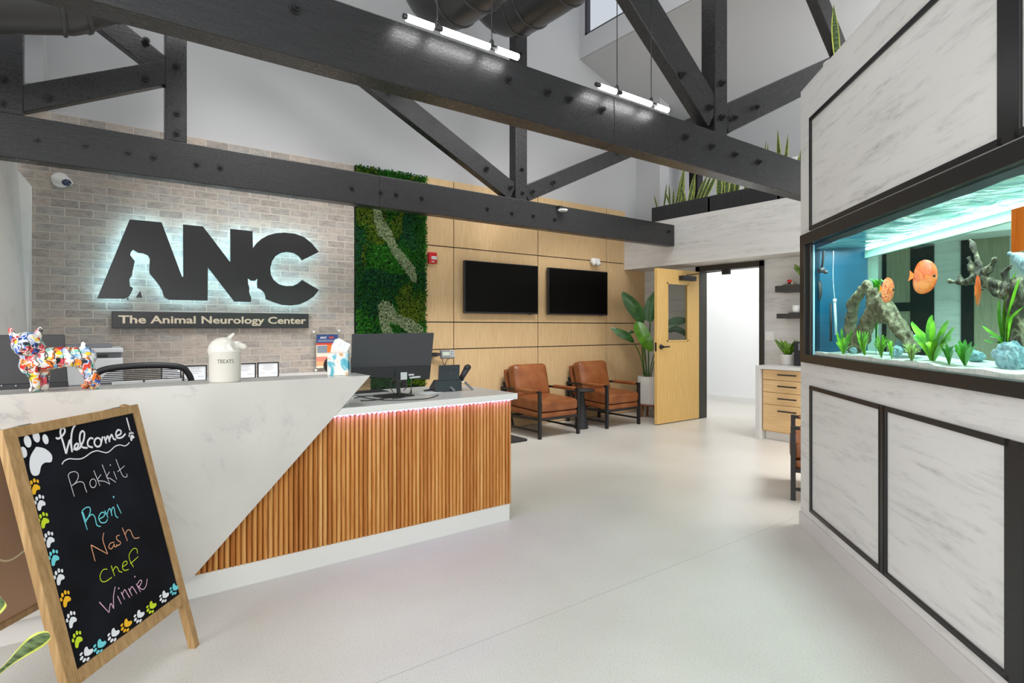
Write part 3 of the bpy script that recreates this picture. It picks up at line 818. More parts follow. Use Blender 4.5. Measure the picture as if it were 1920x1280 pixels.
# ---- fire alarm, emergency light, cameras, sensor, indicator, switch
fa = thing('fire_alarm', 'red fire alarm strobe on the oak panelling beside the moss', 'alarm', PY(809, 484, 6.1))
p = PY(809, 484, 6.09); b = MB(); b.box(p.x - .055, p.x + .055, 6.045, 6.1, p.z - .068, p.z + .068); b.build('housing', red_plastic, fa, bevel=.012, seg=3)
b = MB(); b.cushion((p.x + .008, 6.042, p.z + .0), (.075, .03, .038), .012); b.build('strobe_lens', white_plastic, fa)
b = MB()
for i in range(4): b.box(p.x - .03 + i * .02, p.x - .02 + i * .02, 6.0255, 6.029, p.z - .008, p.z + .010)
b.build('flash_tube', chrome, fa)
text('lettering', 'FIRE', (p.x - .024, 6.0445, p.z - .052), (1, 0, 0), (0, 0, 1), .015, white_plastic, fa, .001, .02)
el = thing('emergency_light', 'small white emergency light above the second television', 'lamp', PY(1114, 491, 6.1))
p = PY(1114, 491, 6.08); b = MB(); b.cushion((p.x, 6.06, p.z + .012), (.16, .08, .085), .03); b.build('housing', white_plastic, el)
for sx in (-.045, .045):
    b = MB(); b.lathe((p.x + sx, 6.045, p.z - .02), [(.03, -.01), (.034, .02), (.03, .032), (.005, .034)], 20, (0, -.8, -.5)); b.build('lamp_head', white_plastic, el)
dc = thing('dome_camera', 'white dome security camera high on the brick wall', 'camera', PY(119, 342, 6.08))
p = PY(119, 340, 6.05); rot = Matrix.Rotation(.25, 3, 'Y')
b = MB(); b.ell((p.x - .01, 6.05, p.z + .01), .075, .045, .042, rot); b.build('camera_body', white_plastic, dc)
b = MB(); b.ell((p.x + .02, 6.02, p.z - .012), .034, .03, .028); b.build('lens_dome', plain('smoked_dome', '#2b3550', .1, spec=.8), dc)
b = MB(); b.lathe((p.x - .02, 6.079, p.z + .01), [(.06, -.002), (.06, .03)], 24, (0, -1, 0)); b.build('mount_plate', white_plastic, dc)
b = MB(); pp = PY(1055, 394, 5.10); fd = thing('sensor_disc', 'small white sensor disc clipped to the far beam', 'sensor', pp)
b.lathe((pp.x, pp.y, pp.z - .012), [(.045, 0), (.06, .008), (.058, .02), (.02, .028)], 24); b.build('sensor_cap', white_plastic, fd)
b = MB(); b.box(pp.x - .05, pp.x + .0, pp.y, 5.15, pp.z + .005, pp.z + .05); b.build('bracket', black_metal, fd)
b = MB(); p = PX(1443, 630, XD); b.box(XD - .012, XD, p.y - .06, p.y + .06, p.z - .06, p.z + .06); ls = tag(b.build('light_switch', white_plastic, bevel=.004), 'white double light switch on the wall beside the doorway', 'switch')
for sy in (-.028, .028):
    b = MB(); b.box(XD - .017, XD - .012, p.y + sy - .017, p.y + sy + .017, p.z - .032, p.z + .032); b.build('rocker', white_plastic, ls, bevel=.002)
# weighing scale indicator on a wall bracket and its floor platform
si = thing('scale_indicator', 'grey weighing scale display on a bracket behind the desk monitor', 'scale display', PY(840, 665, 5.98))
p = PY(839, 664, 5.96)
rz = Matrix.Translation(p) @ Matrix.Rotation(-.15, 4, 'Z') @ Matrix.Rotation(-.2, 4, 'X')
b = MB(); b.box(-.085, .085, -.02, .03, -.05, .05, rz); b.build('case', mid_grey, si, bevel=.006)
b = MB(); b.box(-.068, .018, -.023, -.019, -.018, .026, rz); b.build('display', plain('lcd_green', '#b5bfae', .3), si)
b = MB(); b.box(.028, .078, -.023, -.019, -.03, .042, rz); b.build('keypad', light_grey, si)
b = MB()
for i in range(3):
    for j in range(2): b.box(.034 + j * .022, .048 + j * .022, -.0255, -.022, -.022 + i * .022, -.008 + i * .022, rz)
b.build('key', black_plastic, si)
b = MB(); b.box(p.x - .21, p.x - .09, 6.03, 6.07, p.z - .025, p.z + .02); b.bar((p.x - .12, 6.04, p.z), (p.x - .02, 5.99, p.z), .03, .03); b.box(p.x - .22, p.x - .15, 6.07, 6.099, p.z - .05, p.z + .05); b.build('bracket', black_metal, si)
b = MB(); b.tube(catmull([(p.x - .06, 5.98, p.z - .05), (p.x - .05, 5.97, p.z - .11), (p.x - .02, 5.98, p.z - .125), (p.x + .01, 6.0, p.z - .08), (p.x + .05, 6.0, p.z - .05)]), .004, 8); b.build('cable', black_plastic, si)
b = MB(); q = PZ(989, 822, .03); b.box(q.x - 1.05, q.x, q.y - .0, q.y + .75, 0, .03)
fs_ = tag(b.build('scale_platform', plain('dark_rubber_mat', '#2c2c2e', .8), bevel=.006), 'black floor scale platform with just a corner showing past the desk', 'scale')

# ---- poster in a clear holder
ph = thing('poster_holder', 'colourful flyer in a clear holder with round pins on the brick wall', 'poster', PY(612, 660, 6.05))
p0, p1 = PY(587, 697, 6.04), PY(637, 617, 6.04)
b = MB(); b.box(p0.x, p1.x, 6.03, 6.036, p0.z, p1.z); b.build('acrylic_sheet', acrylic, ph)
f0, f1 = PY(593, 690, 6.04), PY(633, 627, 6.04); H_ = f1.z - f0.z; W_ = f1.x - f0.x
b = MB(); b.box(f0.x, f1.x, 6.038, 6.042, f0.z, f1.z); b.build('flyer', plain('flyer_cream', '#f0e2d0', .6), ph)
def fl(name, u0, u1, v0, v1, col):
    m = MB(); m.box(f0.x + W_ * u0, f0.x + W_ * u1, 6.0368, 6.038, f0.z + H_ * v0, f0.z + H_ * v1); return m.build(name, plain('flyer_' + name, col, .6), ph)
fl('blue_band', 0, 1, .75, 1, '#27457f'); fl('red_band', 0, 1, .69, .75, '#d8412b'); fl('photo', .04, .5, .45, .67, '#8b93a0'); fl('orange_block', .5, 1, .46, .69, '#e67a2c'); fl('salmon_band', 0, 1, .2, .34, '#e98b78'); fl('peach_band', 0, 1, .06, .2, '#f0b27f')
text('lettering', 'ANC', (f0.x + W_ * .17, 6.0367, f0.z + H_ * .88), (1, 0, 0), (0, 0, 1), H_ * .065, white_plastic, ph, .0006, .03)
text('lettering', '50%', (f0.x + W_ * .58, 6.0367, f0.z + H_ * .88), (1, 0, 0), (0, 0, 1), H_ * .065, plain('flyer_red', '#e0532f', .6), ph, .0006, .03)
b = MB()
for i in range(2): b.box(f0.x + W_ * .08, f0.x + W_ * .92, 6.0362, 6.0369, f0.z + H_ * (.79 + i * .035), f0.z + H_ * (.80 + i * .035))
b.build('text_line', light_grey, ph)
for px, py in ((588, 622), (635, 620), (592, 694), (635, 694)):
    q = PY(px, py, 6.03); b = MB(); b.lathe((q.x, 6.079, q.z), [(.009, 0), (.009, .045), (.013, .046), (.013, .056), (.004, .06)], 14, (0, -1, 0)); b.build('standoff_pin', white_plastic, ph)

# ================================================================== RECEPTION DESK
YF = 3.14; ZT = 1.052
rd = thing('reception_desk', 'long reception desk with angled white marble front and ribbed wood panel', 'desk', (1.0, 3.4, 0))
b = MB(); b.prism([(-.62, YF, .112), (.422, YF, .112), (1.338, YF, ZT), (-.62, YF, ZT)], (0, .045, 0)); lab(b.build('marble_front', marble, rd, bevel=.0015), 'white marble slab cut on a diagonal')
b = MB(); b.prism([(-.62, YF + .045, ZT - .045), (1.294, YF + .045, ZT - .045), (1.338, YF + .045, ZT), (-.62, YF + .045, ZT)], (0, .20, 0)); b.build('transaction_top', marble, rd, bevel=.0015)
b = MB(); b.box(-.62, 1.27, YF + .16, YF + .20, .836, ZT - .045); b.build('riser_panel', quartz, rd)
# ribbed panel: half-round slats
b = MB(); pitch = .0262; x = .40
while x < 2.386:
    x1 = min(x + pitch, 2.388); r = (x1 - x) * .47; c = (x + x1) / 2
    prof = [(c - r, 3.215), (c - r * .98, 3.203), (c - r * .7, 3.192), (c - r * .25, 3.186), (c + r * .25, 3.186), (c + r * .7, 3.192), (c + r * .98, 3.203), (c + r, 3.215)]
    b.prism([(q, y, .114) for q, y in prof], (0, 0, .834 - .114)); x += pitch
b.box(.40, 2.386, 3.212, 3.23, .114, .834)
lab(b.build('slat_panel', slat_m, rd), 'ribbed honey-coloured wood panel')
b = MB(); b.box(-.62, 2.38, 3.23, 3.86, .105, .835); b.build('carcass', quartz, rd)
b = MB(); b.box(-.62, 2.375, 3.195, 3.80, 0, .112); b.build('plinth', plain('white_plinth', '#dddbd8', .4), rd)
b = MB(); b.box(-.62, 2.405, YF + .0465, 3.93, .836, .876); b.prism([(1.130, YF + .002, .836), (2.405, YF + .002, .836), (2.405, YF + .002, .876), (1.169, YF + .002, .876)], (0, .046, 0)); lab(b.build('work_counter', quartz, rd, bevel=.002), 'white worktop')
strip = emit('violet_white_leds', '#8e7cff', 42)
b = MB(); b.box(1.135, 2.38, 3.163, 3.170, .8325, .8358)
x = 1.14
while x < 2.375: b.ell((x, 3.168, .829), .006, .005, .004, seg=8, rg=4); x += .0335
lab(b.build('led_strip', strip, rd), 'violet-white LED strip under the worktop edge')

# ---- chalkboard
FR = Vector((.402, 2.716, 0)); n0 = Vector((.768, -.643, 0)).normalized(); U = Vector((-.643, -.768, 0)).normalized()
VL = (-n0 * .27 + Vector((0, 0, 1.006))); LV = VL.length; VL.normalize(); NB = U.cross(VL)
if NB.dot(n0) < 0: NB = -NB
def BP(u, v, n=0.0): return FR + U * u + VL * v + NB * n
cb = thing('sidewalk_chalkboard', 'wooden A-frame chalkboard listing names, standing before the desk', 'chalkboard', FR + U * .3)
def brail(name, u0, u1, v0, v1, n0_, n1_, mat=frame_wood, frame=BP):
    m = MB(); pts = [frame(u, v, n1_) for u, v in ((u0, v0), (u1, v0), (u1, v1), (u0, v1))]
    m.prism(pts, frame(0, 0, n0_) - frame(0, 0, n1_)); return m.build(name, mat, cb, bevel=.003)
brail('stile', -.002, .032, 0, 1.042, -.03, .0); brail('stile', .562, .61, 0, 1.042, -.03, .0)
brail('top_rail', .032, .562, 1.008, 1.042, -.028, .0); brail('bottom_rail', .032, .562, .19, .235, -.028, .0)
chalk = M('chalkboard_black', '#0e0f13', .75, spec=.12)
_n = chalk.n('TexNoise', i_Vector=chalk.coords(), i_Scale=5.0, i_Detail=4.0); chalk.color(chalk.ramp(_n, [(.35, '#0c0d11'), (.7, '#171a22')]))
brail('writing_board', .028, .568, .228, 1.012, -.018, -.008, chalk.m)
# rear frame, hinged at the top, leaning the other way
VB = (-n0 * .30 + Vector((0, 0, -1.0))).normalized()
TOPB = BP(0, 1.042, -.03)
NR = U.cross(VB).normalized()
if NR.dot(n0) < 0: NR = -NR
def BR(u, v, n=0.0): return TOPB + U * u + VB * v + NR * n
LB = 1.005 / abs(VB.z)
brail('rear_stile', -.002, .032, .0, LB, -.028, -.003, frame_wood, BR); brail('rear_stile', .575, .61, .0, LB, -.028, -.003, frame_wood, BR)
brail('rear_rail', .03, .575, .78, .81, -.026, -.004, frame_wood, BR)
brail('rear_board', .03, .578, .03, .785, -.018, -.010, brown_back, BR)
for u in (.09, .5):
    m = MB(); m.prism([BP(u, 1.0425, -.045), BP(u + .05, 1.0425, -.045), BP(u + .05, 1.0425, -.005), BP(u, 1.0425, -.005)], VL * .003); m.build('hinge', mid_grey, cb)
m = MB(); m.tube(catmull([BP(.586, .66, -.03), BP(.586, .655, -.12) + Vector((0, 0, -.02)), BR(.586, .36, -.0)]), .004, 8); m.build('cord', plain('jute_cord', '#7b6a50', .9), cb)
chalk_cols = dict(white=plain('chalk_white', '#e8e9ee', .8), thin=plain('chalk_pale', '#d9d5dc', .8), cyan=plain('chalk_cyan', '#6fd3dc', .8), orange=plain('chalk_orange', '#eda87c', .8), lime=plain('chalk_lime', '#c8dc22', .8), pink=plain('chalk_pink', '#e6b9d2', .8), amber=plain('chalk_amber', '#f5b81c', .8))
def bpix(px, py, n=-.0065): return onplane(px, py, NB, NB.dot(FR) + n)
def strokes(name, lines, mat, org, k, w, dots=()):
    m = MB()
    for ln in lines:
        pts = [bpix(org[0] + a / k, org[1] + c / k) for a, c in (catmull(ln, 6) if len(ln) > 2 else ln)]
        m.tube(pts, w * .37, 6, True, 1.0)
    for a, c in dots:
        p = bpix(org[0] + a / k, org[1] + c / k); m.ell(p, w * .7, w * .7, w * .7, seg=8, rg=5)
    for i, v in enumerate(m.v):                       # press the strokes flat on the board
        d = NB.dot(v - FR) + .0072; m.v[i] = v - NB * (d * .85)
    return m.build(name, mat, cb)
o6, k6 = (40, 770), 5.565; o7, k7 = (130, 980), 4.571
def circ(cx_, cy_, rx, ry, n=12, ph=0): return [(cx_ + rx * math.cos(ph + 2 * PI * i / n), cy_ + ry * math.sin(ph + 2 * PI * i / n)) for i in range(n + 1)]
lab(strokes('handwriting', [
    [(362, 278), (385, 290), (420, 268), (452, 228), (455, 192), (435, 176), (412, 198), (412, 245), (440, 335), (470, 447)], [(470, 447), (488, 370), (510, 305), (522, 370), (532, 430)], [(532, 430), (522, 330), (528, 235), (545, 175), (566, 148)],
    [(545, 402), (585, 385), (598, 350), (578, 342), (556, 372), (572, 405), (612, 388)], [(612, 388), (650, 310), (660, 235), (640, 210), (616, 240), (612, 310), (635, 375), (692, 386)],
    [(752, 290), (722, 284), (695, 322), (702, 366), (748, 380)], circ(800, 328, 36, 45) + [(850, 268)], [(866, 265), (888, 340)], [(882, 310), (904, 262), (924, 325)], [(920, 300), (944, 248), (965, 292), (990, 298)],
    [(990, 262), (1036, 242), (1040, 208), (1008, 200), (988, 240), (1002, 280), (1052, 276), (1088, 238)], [(1100, 70), (1136, 205)]], chalk_cols['white'], o6, k6, .0105), 'white chalk word Welcome with exclamation mark')
lab(strokes('underline', [[(425, 558), (450, 522), (500, 500), (560, 502), (620, 500), (670, 478), (730, 435), (790, 416), (840, 426), (890, 436), (930, 415), (980, 370), (1030, 355), (1080, 365), (1110, 350), (1130, 328)]], chalk_cols['white'], o6, k6, .006), 'wavy white chalk underline')
lab(strokes('handwriting', [[(490, 675), (555, 893)], [(488, 678), (510, 645), (560, 633), (595, 660), (590, 710), (560, 755), (530, 778)], [(530, 778), (600, 740), (650, 750), (668, 805), (686, 850)], circ(750, 755, 33, 45), [(757, 620), (822, 780)], [(835, 662), (798, 722), (870, 735), (925, 765)], [(845, 560), (925, 765)], [(922, 635), (892, 692), (930, 705), (988, 745)], [(965, 630), (998, 715)], [(988, 503), (1050, 660), (1080, 690), (1105, 682), (1100, 655)], [(1005, 635), (1080, 572)]], chalk_cols['thin'], o6, k6, .004, [(930, 565)]), 'pale chalk name Rokkit')
lab(strokes('handwriting', [[(632, 1050), (690, 1240)], [(640, 1050), (680, 1160)], [(635, 1045), (670, 1012), (712, 1006), (722, 1050), (695, 1120), (665, 1160)], [(665, 1160), (700, 1110), (740, 1080), (770, 1110), (790, 1190), (830, 1205)], [(810, 1130), (862, 1100), (870, 1066), (838, 1060), (810, 1110), (830, 1162), (880, 1162), (902, 1128)], [(872, 1040), (908, 1115)], [(895, 1085), (912, 1030), (930, 1025), (948, 1095)], [(940, 1060), (950, 1015), (968, 1010), (985, 1090), (1012, 1115)], [(1000, 975), (1045, 1070)]], chalk_cols['cyan'], o6, k6, .0058, [(965, 898)]), 'cyan chalk name Remi')
lab(strokes('handwriting', [[(187, 190), (222, 327)], [(187, 188), (330, 266)], [(330, 266), (290, 150), (297, 84)], [(388, 165), (352, 175), (340, 208), (362, 222), (385, 185)], [(385, 178), (392, 205), (412, 196)], [(432, 104), (406, 116), (412, 145), (440, 165), (430, 188), (402, 190)], [(455, 40), (500, 155)], [(478, 105), (498, 62), (525, 66), (545, 112), (565, 131), (602, 124)]], chalk_cols['orange'], o7, k7, .0045), 'orange chalk name Nash')
lab(strokes('handwriting', [[(327, 396), (290, 402), (265, 450), (275, 495), (310, 502), (366, 465)], [(360, 365), (390, 455)], [(375, 412), (396, 376), (415, 385), (430, 415), (455, 420)], [(455, 376), (495, 350), (488, 326), (462, 345), (458, 385), (475, 406), (510, 398)], [(585, 262), (580, 226), (550, 220), (515, 270), (522, 325), (552, 378)], [(525, 350), (592, 288)]], chalk_cols['lime'], o7, k7, .0045), 'lime chalk name Chef')
lab(strokes('handwriting', [[(258, 678), (342, 768)], [(342, 768), (355, 690), (382, 734)], [(382, 734), (380, 630), (395, 545)], [(415, 625), (447, 695)], [(445, 592), (475, 655)], [(455, 612), (476, 572), (495, 600), (520, 642)], [(508, 560), (540, 625)], [(518, 585), (536, 546), (556, 566), (580, 606)], [(575, 520), (612, 592)], [(585, 525), (605, 492), (622, 498), (608, 535), (595, 545), (632, 570), (660, 535), (668, 480)]], chalk_cols['pink'], o7, k7, .0045, [(425, 560), (563, 460)]), 'pink chalk name Winnie')
def paw(px, py, size, ang, col, label=None):
    """pad and four toes, lying flat on the board"""
    c0 = bpix(px, py, -.0062); ca, sa = math.cos(ang), math.sin(ang)
    def q(a, c): # a to the right, c up, in paw units
        a, c = a * ca - c * sa, a * sa + c * ca
        return c0 - U * (a * size) + VL * (c * size)
    m = MB()
    pad = catmull([(0, .18), (.30, .05), (.50, -.22), (.42, -.45), (.18, -.42), (.0, -.50), (-.16, -.75), (-.38, -.72), (-.42, -.45), (-.30, -.1), (0, .18)], 4)[:-1]
    m.prism([q(a, c) for a, c in pad], NB * .001)
    for a, c, rx, ry in ((-.50, .10, .12, .19), (-.26, .42, .13, .21), (.10, .52, .13, .21), (.42, .36, .11, .18)):
        m.prism([q(a + rx * math.cos(t), c + ry * math.sin(t)) for t in (2 * PI * i / 14 for i in range(14))], NB * .001)
    o = m.build('paw_print', chalk_cols[col], cb)
    if label: lab(o, label)
P_ = [(65, 911, 'amber'), (75, 941, 'white'), (82, 974, 'lime'), (92, 1010, 'white'), (101, 1044, 'cyan'), (111, 1080, 'white'), (123, 1121, 'amber'), (134, 1160, 'white'), (145, 1197, 'lime')]
for px, py, c in P_: paw(px, py, .034, -.0, c)
for px, py, c in [(161, 1226, 'white'), (186, 1211, 'cyan'), (212, 1190, 'white'), (236, 1172, 'amber'), (260, 1155, 'white'), (283, 1138, 'lime'), (307, 1118, 'white'), (326, 1104, 'cyan')]: paw(px, py, .036, 1.9, c)
paw(70, 847, .098, -.0, 'white', 'large white paw print by the word Welcome')
paw(246.5, 817, .026, 0, 'white')

# ---- dog figurine
dgm = thing('dog_figurine', 'bright graffiti-patterned bulldog figurine standing on the marble counter', 'figurine', PY(110, 731, 3.24))
def DG(px, py, dy=0.0): return PY(px, py, 3.235 + dy)
def rr(px_): return px_ * .00245
fl_ = lambda px, dy=0.0: Vector((PY(px, 731, 3.235 + dy).x, 3.235 + dy, ZT + .012))
balls = [(DG(72, 674), DG(120, 669), rr(22), rr(19)), (DG(120, 669), DG(160, 669), rr(19), rr(18)), (DG(66, 664), DG(60, 684), rr(20), rr(19)), (DG(64, 660), DG(50, 645, -.015), rr(20), rr(22)),
         (DG(50, 646, -.02), DG(48, 650, -.05), rr(19), rr(13)), (DG(40, 656, -.045), DG(56, 656, -.045), rr(9), rr(9)),
         (DG(30, 638, -.0), DG(20, 618, .0), rr(8), rr(4)), (DG(68, 634, .0), DG(75, 617, .0), rr(8), rr(4.5)),
         (DG(60, 690, -.03), DG(66, 712, -.03), rr(11), rr(8)), (DG(66, 712, -.03), fl_(66, -.03), rr(8), rr(6.5)), (fl_(66, -.03), fl_(60, -.05), rr(6), rr(5)),
         (DG(80, 690, .03), DG(83, 712, .02), rr(11), rr(8)), (DG(83, 712, .02), fl_(84, .02), rr(8), rr(6.5)), (fl_(84, .02), fl_(77, -.0), rr(6), rr(5)),
         (DG(160, 674, -.02), DG(168, 694, -.03), rr(14), rr(9)), (DG(168, 694, -.03), DG(181, 708, -.03), rr(9), rr(7)), (DG(181, 708, -.03), fl_(181, -.03), rr(7), rr(6)), (fl_(181, -.03), fl_(175, -.05), rr(6), rr(5)),
         (DG(152, 674, .03), DG(160, 696, .03), rr(13), rr(9)), (DG(160, 696, .03), DG(168, 710, .03), rr(8), rr(7)), (DG(168, 710, .03), fl_(164, .03), rr(7), rr(6)), (fl_(164, .03), fl_(157, .01), rr(6), rr(5)),
         (DG(158, 654), DG(157, 645), rr(5), rr(5))]
lab(blob('body', balls, graffiti, dgm, .0042, 5), 'multicoloured glossy body')
for px in (39, 57):
    b = MB(); p = DG(px, 637, -.055); b.ell(p + Vector((0, -.0, 0)), .007, .006, .006, seg=10, rg=6); b.build('eye', ink, dgm)
b = MB(); b.ell(DG(48, 644, -.083), .010, .008, .007, seg=10, rg=6); b.build('nose', ink, dgm)

# ---- treat jar
jc = Vector((.592, 3.235, ZT)); jar = thing('treat_jar', 'cream ceramic dog-head treat jar lettered TREATS on the marble counter', 'jar', jc)
jr = .074; b = MB(); b.lathe(jc, [(.02, 0), (jr - .004, 0), (jr, .006), (jr + .001, .15), (jr + .004, .153), (jr + .004, .160), (jr - .004, .162)], 40); b.build('jar_body', ceramic, jar)
mid = jc + Vector((0, 0, .158)); toc = Vector((-jc.x, -jc.y, 0)).normalized(); rgt = Vector((-toc.y, toc.x, 0))
lb = [(mid + Vector((0, 0, -.0)) - rgt * .012, mid - rgt * .006 + Vector((0, 0, .004)), .069, .066), (mid + rgt * .02, mid + rgt * .055 + Vector((0, 0, .028)), .040, .022), (mid + rgt * .055 + Vector((0, 0, .030)), mid + rgt * .088 + Vector((0, 0, .018)), .020, .0165),
      (mid + rgt * .010 + Vector((0, 0, .05)), mid + rgt * .040 + Vector((0, 0, .085)), .014, .008), (mid + rgt * .020 + toc * .05 + Vector((0, 0, .02)), mid + rgt * .036 + toc * .06 + Vector((0, 0, .002)), .014, .009)]
lab(blob('lid', lb, ceramic, jar, .0045, 4), 'lid shaped as a bull terrier head')
st_w = .0042
def serif(ch):
    S = {'T': [((0, 1), (1, 1)), ((.5, 1), (.5, 0)), ((.3, 0), (.7, 0)), ((0, 1), (0, .8)), ((1, 1), (1, .8))], 'R': [((.15, 0), (.15, 1)), ((0, 1), (.7, 1)), ((.7, 1), (.85, .88)), ((.85, .88), (.85, .62)), ((.85, .62), (.7, .5)), ((.7, .5), (.15, .5)), ((.5, .5), (.9, 0)), ((0, 0), (.35, 0)), ((.8, 0), (1, 0))],
         'E': [((.12, 0), (.12, 1)), ((0, 1), (.9, 1)), ((0, 0), (.9, 0)), ((.12, .5), (.6, .5)), ((.9, 1), (.9, .8)), ((.9, 0), (.9, .2))], 'A': [((.1, 0), (.5, 1)), ((.5, 1), (.9, 0)), ((.25, .35), (.75, .35)), ((0, 0), (.25, 0)), ((.75, 0), (1, 0))],
         'S': [((.85, .8), (.7, 1)), ((.7, 1), (.3, 1)), ((.3, 1), (.12, .82)), ((.12, .82), (.25, .58)), ((.25, .58), (.75, .42)), ((.75, .42), (.88, .2)), ((.88, .2), (.7, 0)), ((.7, 0), (.3, 0)), ((.3, 0), (.12, .18))]}
    return S[ch]
b = MB()
for i, ch in enumerate('TREATS'):
    for (a0, c0), (a1, c1) in serif(ch):
        pts = []
        for a, c in ((a0, c0), (a1, c1)):
            ang = ((i + a * .78) * .0130 - .033) / jr       # angle around the jar
            d = toc * math.cos(ang) + rgt * math.sin(ang)
            pts.append(jc + d * (jr + .0005) + Vector((0, 0, .098 + c * .0165)))
        b.tube(pts, .0011, 5)
lab(b.build('lettering', ink, jar), 'black letters TREATS')

# ---- tissue box, black speaker
tb = thing('tissue_box', 'square tissue box with teal and orange swirls at the counter tip', 'tissue box', (1.2, 3.25, ZT))
q = PZ(640, 703, ZT); hx = .058; rz = Matrix.Translation(Vector((q.x, q.y + .035, ZT))) @ Matrix.Rotation(-.50, 4, 'Z')
b = MB(); b.box(-hx, hx, -hx, hx, 0, .128, rz); b.build('carton', swirl, tb, bevel=.003)
b = MB()
for k_, (a, h, yy) in enumerate(((-.01, .085, 0), (.018, .065, .012))):
    b.add([rz @ Vector(p) for p in ((a - .038, yy - .01, .128), (a + .02, yy + .014, .128), (a + .042, yy + .02, .128 + h * .75), (a + .010, yy + .012, .128 + h), (a - .012, yy - .004, .128 + h * .93), (a - .030, yy - .012, .128 + h * .5))], [(0, 1, 2, 3, 4, 5)])
o = b.build('tissue', plain('white_tissue', '#f2f4f6', .9), tb); md = o.modifiers.new('s', 'SOLIDIFY'); md.thickness = .002
bs = thing('card_holder', 'rounded black stand tucked behind the tissue box', 'stand', (1.13, 3.30, ZT))
q = PY(614, 683, 3.325); b = MB(); b.prism([(q.x - .018 + .05 * (1 - math.cos(t)) * 0 + .06 * (1 - math.sin(t)), 3.325, ZT + .055 + .055 * -math.cos(t)) for t in (PI * i / 12 for i in range(13))] , (0, .02, 0)); b.build('shell', black_plastic, bs, bevel=.002)

# ---- right monitor with stand, keyboard, cables
mo = thing('computer_monitor', 'black monitor seen from behind on the right part of the desk', 'monitor', (1.66, 3.45, .876))
def MP(px, py, d=0.0):   # plane of the monitor back, slightly turned
    nrm = Vector((.12, -.99, 0)).normalized(); a = Vector((1.66, 3.46, 1.1)); return onplane(px, py, nrm, nrm.dot(a) + d)
c4 = [MP(661, 626), MP(814, 623.5), MP(806, 711), MP(659, 706)]
bk = Vector((-.12, .99, 0)) * .012
b = MB(); b.prism(c4, bk); b.build('back_panel', grey_plastic, mo, bevel=.003)
b = MB(); b.prism([MP(662, 690, .014), MP(808, 685, .014), MP(804, 711, .014), MP(660, 706, .014)], -Vector((.12, -.99, 0)) * .016); b.build('lower_housing', black_plastic, mo, bevel=.003)
b = MB(); b.prism([p + bk + Vector((-.12, .99, 0)) * .001 for p in (MP(663, 628), MP(812, 626), MP(805, 708), MP(661, 702))], bk * .2); b.build('screen', screen_m, mo)
p = MP(741, 704); b = MB(); b.bar(p + Vector((.0, -.014, .03)), (p.x + .018, p.y - .02, .885), .022, .014, (0, 1, 0)); b.build('stand_neck', black_metal, mo)
b = MB(); b.prism([(p.x - .09, p.y - .06, .876), (p.x + .12, p.y - .04, .876), (p.x + .10, p.y + .13, .876), (p.x - .11, p.y + .11, .876)], (0, 0, .009)); b.build('stand_base', black_metal, mo, bevel=.003)
b = MB()
a_, c_ = MP(751, 698, .0165), MP(764, 712, .0165); b.prism([MP(751, 698, .016), MP(763, 697.5, .016), MP(763, 711, .016), MP(751, 712, .016)], Vector((.12, -.99, 0)) * .0015)
b.prism([MP(766, 701, .016), MP(776, 700.5, .016), MP(776, 703.5, .016), MP(766, 704, .016)], Vector((.12, -.99, 0)) * .0015)
b.prism([MP(768, 706, .016), MP(788, 704.5, .016), MP(788, 707.5, .016), MP(768, 709.5, .016)], Vector((.12, -.99, 0)) * .0015)
lab(b.build('sticker', light_grey, mo), 'pale stickers and ports')
b = MB(); b.tube(catmull([MP(771, 706, .02), PZ(771, 728, .90), PZ(770, 735, .885), PZ(758, 744, .881), PZ(735, 747, .881)]), .003, 8); b.tube([PZ(771, 731, .894), PZ(770.5, 737, .884)], .006, 8)
b.tube(catmull([MP(742, 706, .02), PZ(734, 716, .93), PZ(733, 727, .91), PZ(740, 738, .885), PZ(750, 742, .881)]), .003, 8); b.tube(catmull([MP(744, 708, .02), PZ(752, 716, .95), PZ(762, 724, .93), PZ(757, 732, .9)]), .003, 8)
b.build('cable', black_plastic, mo)
kb = thing('keyboard', 'dark keyboard lying on the worktop before the right monitor', 'keyboard', (1.45, 3.55, .876))
ka = Matrix.Translation((1.47, 3.70, .876)) @ Matrix.Rotation(.02, 4, 'Z')
b = MB(); b.box(-.22, .22, -.07, .07, .001, .016, ka); b.build('tray', silver, kb, bevel=.003)
b = MB()
for i in range(14):
    for j in range(5): b.box(-.212 + i * .0303, -.186 + i * .0303, -.062 + j * .025, -.041 + j * .025, .016, .021, ka)
b.build('keys', black_plastic, kb)
b = MB(); b.tube(catmull([PZ(664, 746, .880), PZ(690, 742, .880), PZ(720, 746, .880), PZ(700, 750, .880), PZ(676, 751, .880)]), .003, 8); b.tube(catmull([PZ(668, 741, .880), PZ(700, 748, .880), PZ(740, 750, .880), PZ(800, 747, .880), PZ(822, 740, .880)]), .0028, 8)
tag(b.build('desk_cable', black_plastic), 'tangle of thin black cable lying on the white worktop', 'cable')
b = MB(); qq = PZ(806, 736, .877); b.box(-.075, .075, -.05, .05, 0, .0012, Matrix.Translation((qq.x, qq.y, .8765)) @ Matrix.Rotation(.4, 4, 'Z')); tag(b.build('note_paper', paper), 'white slip of paper lying beside the desk phone', 'paper')

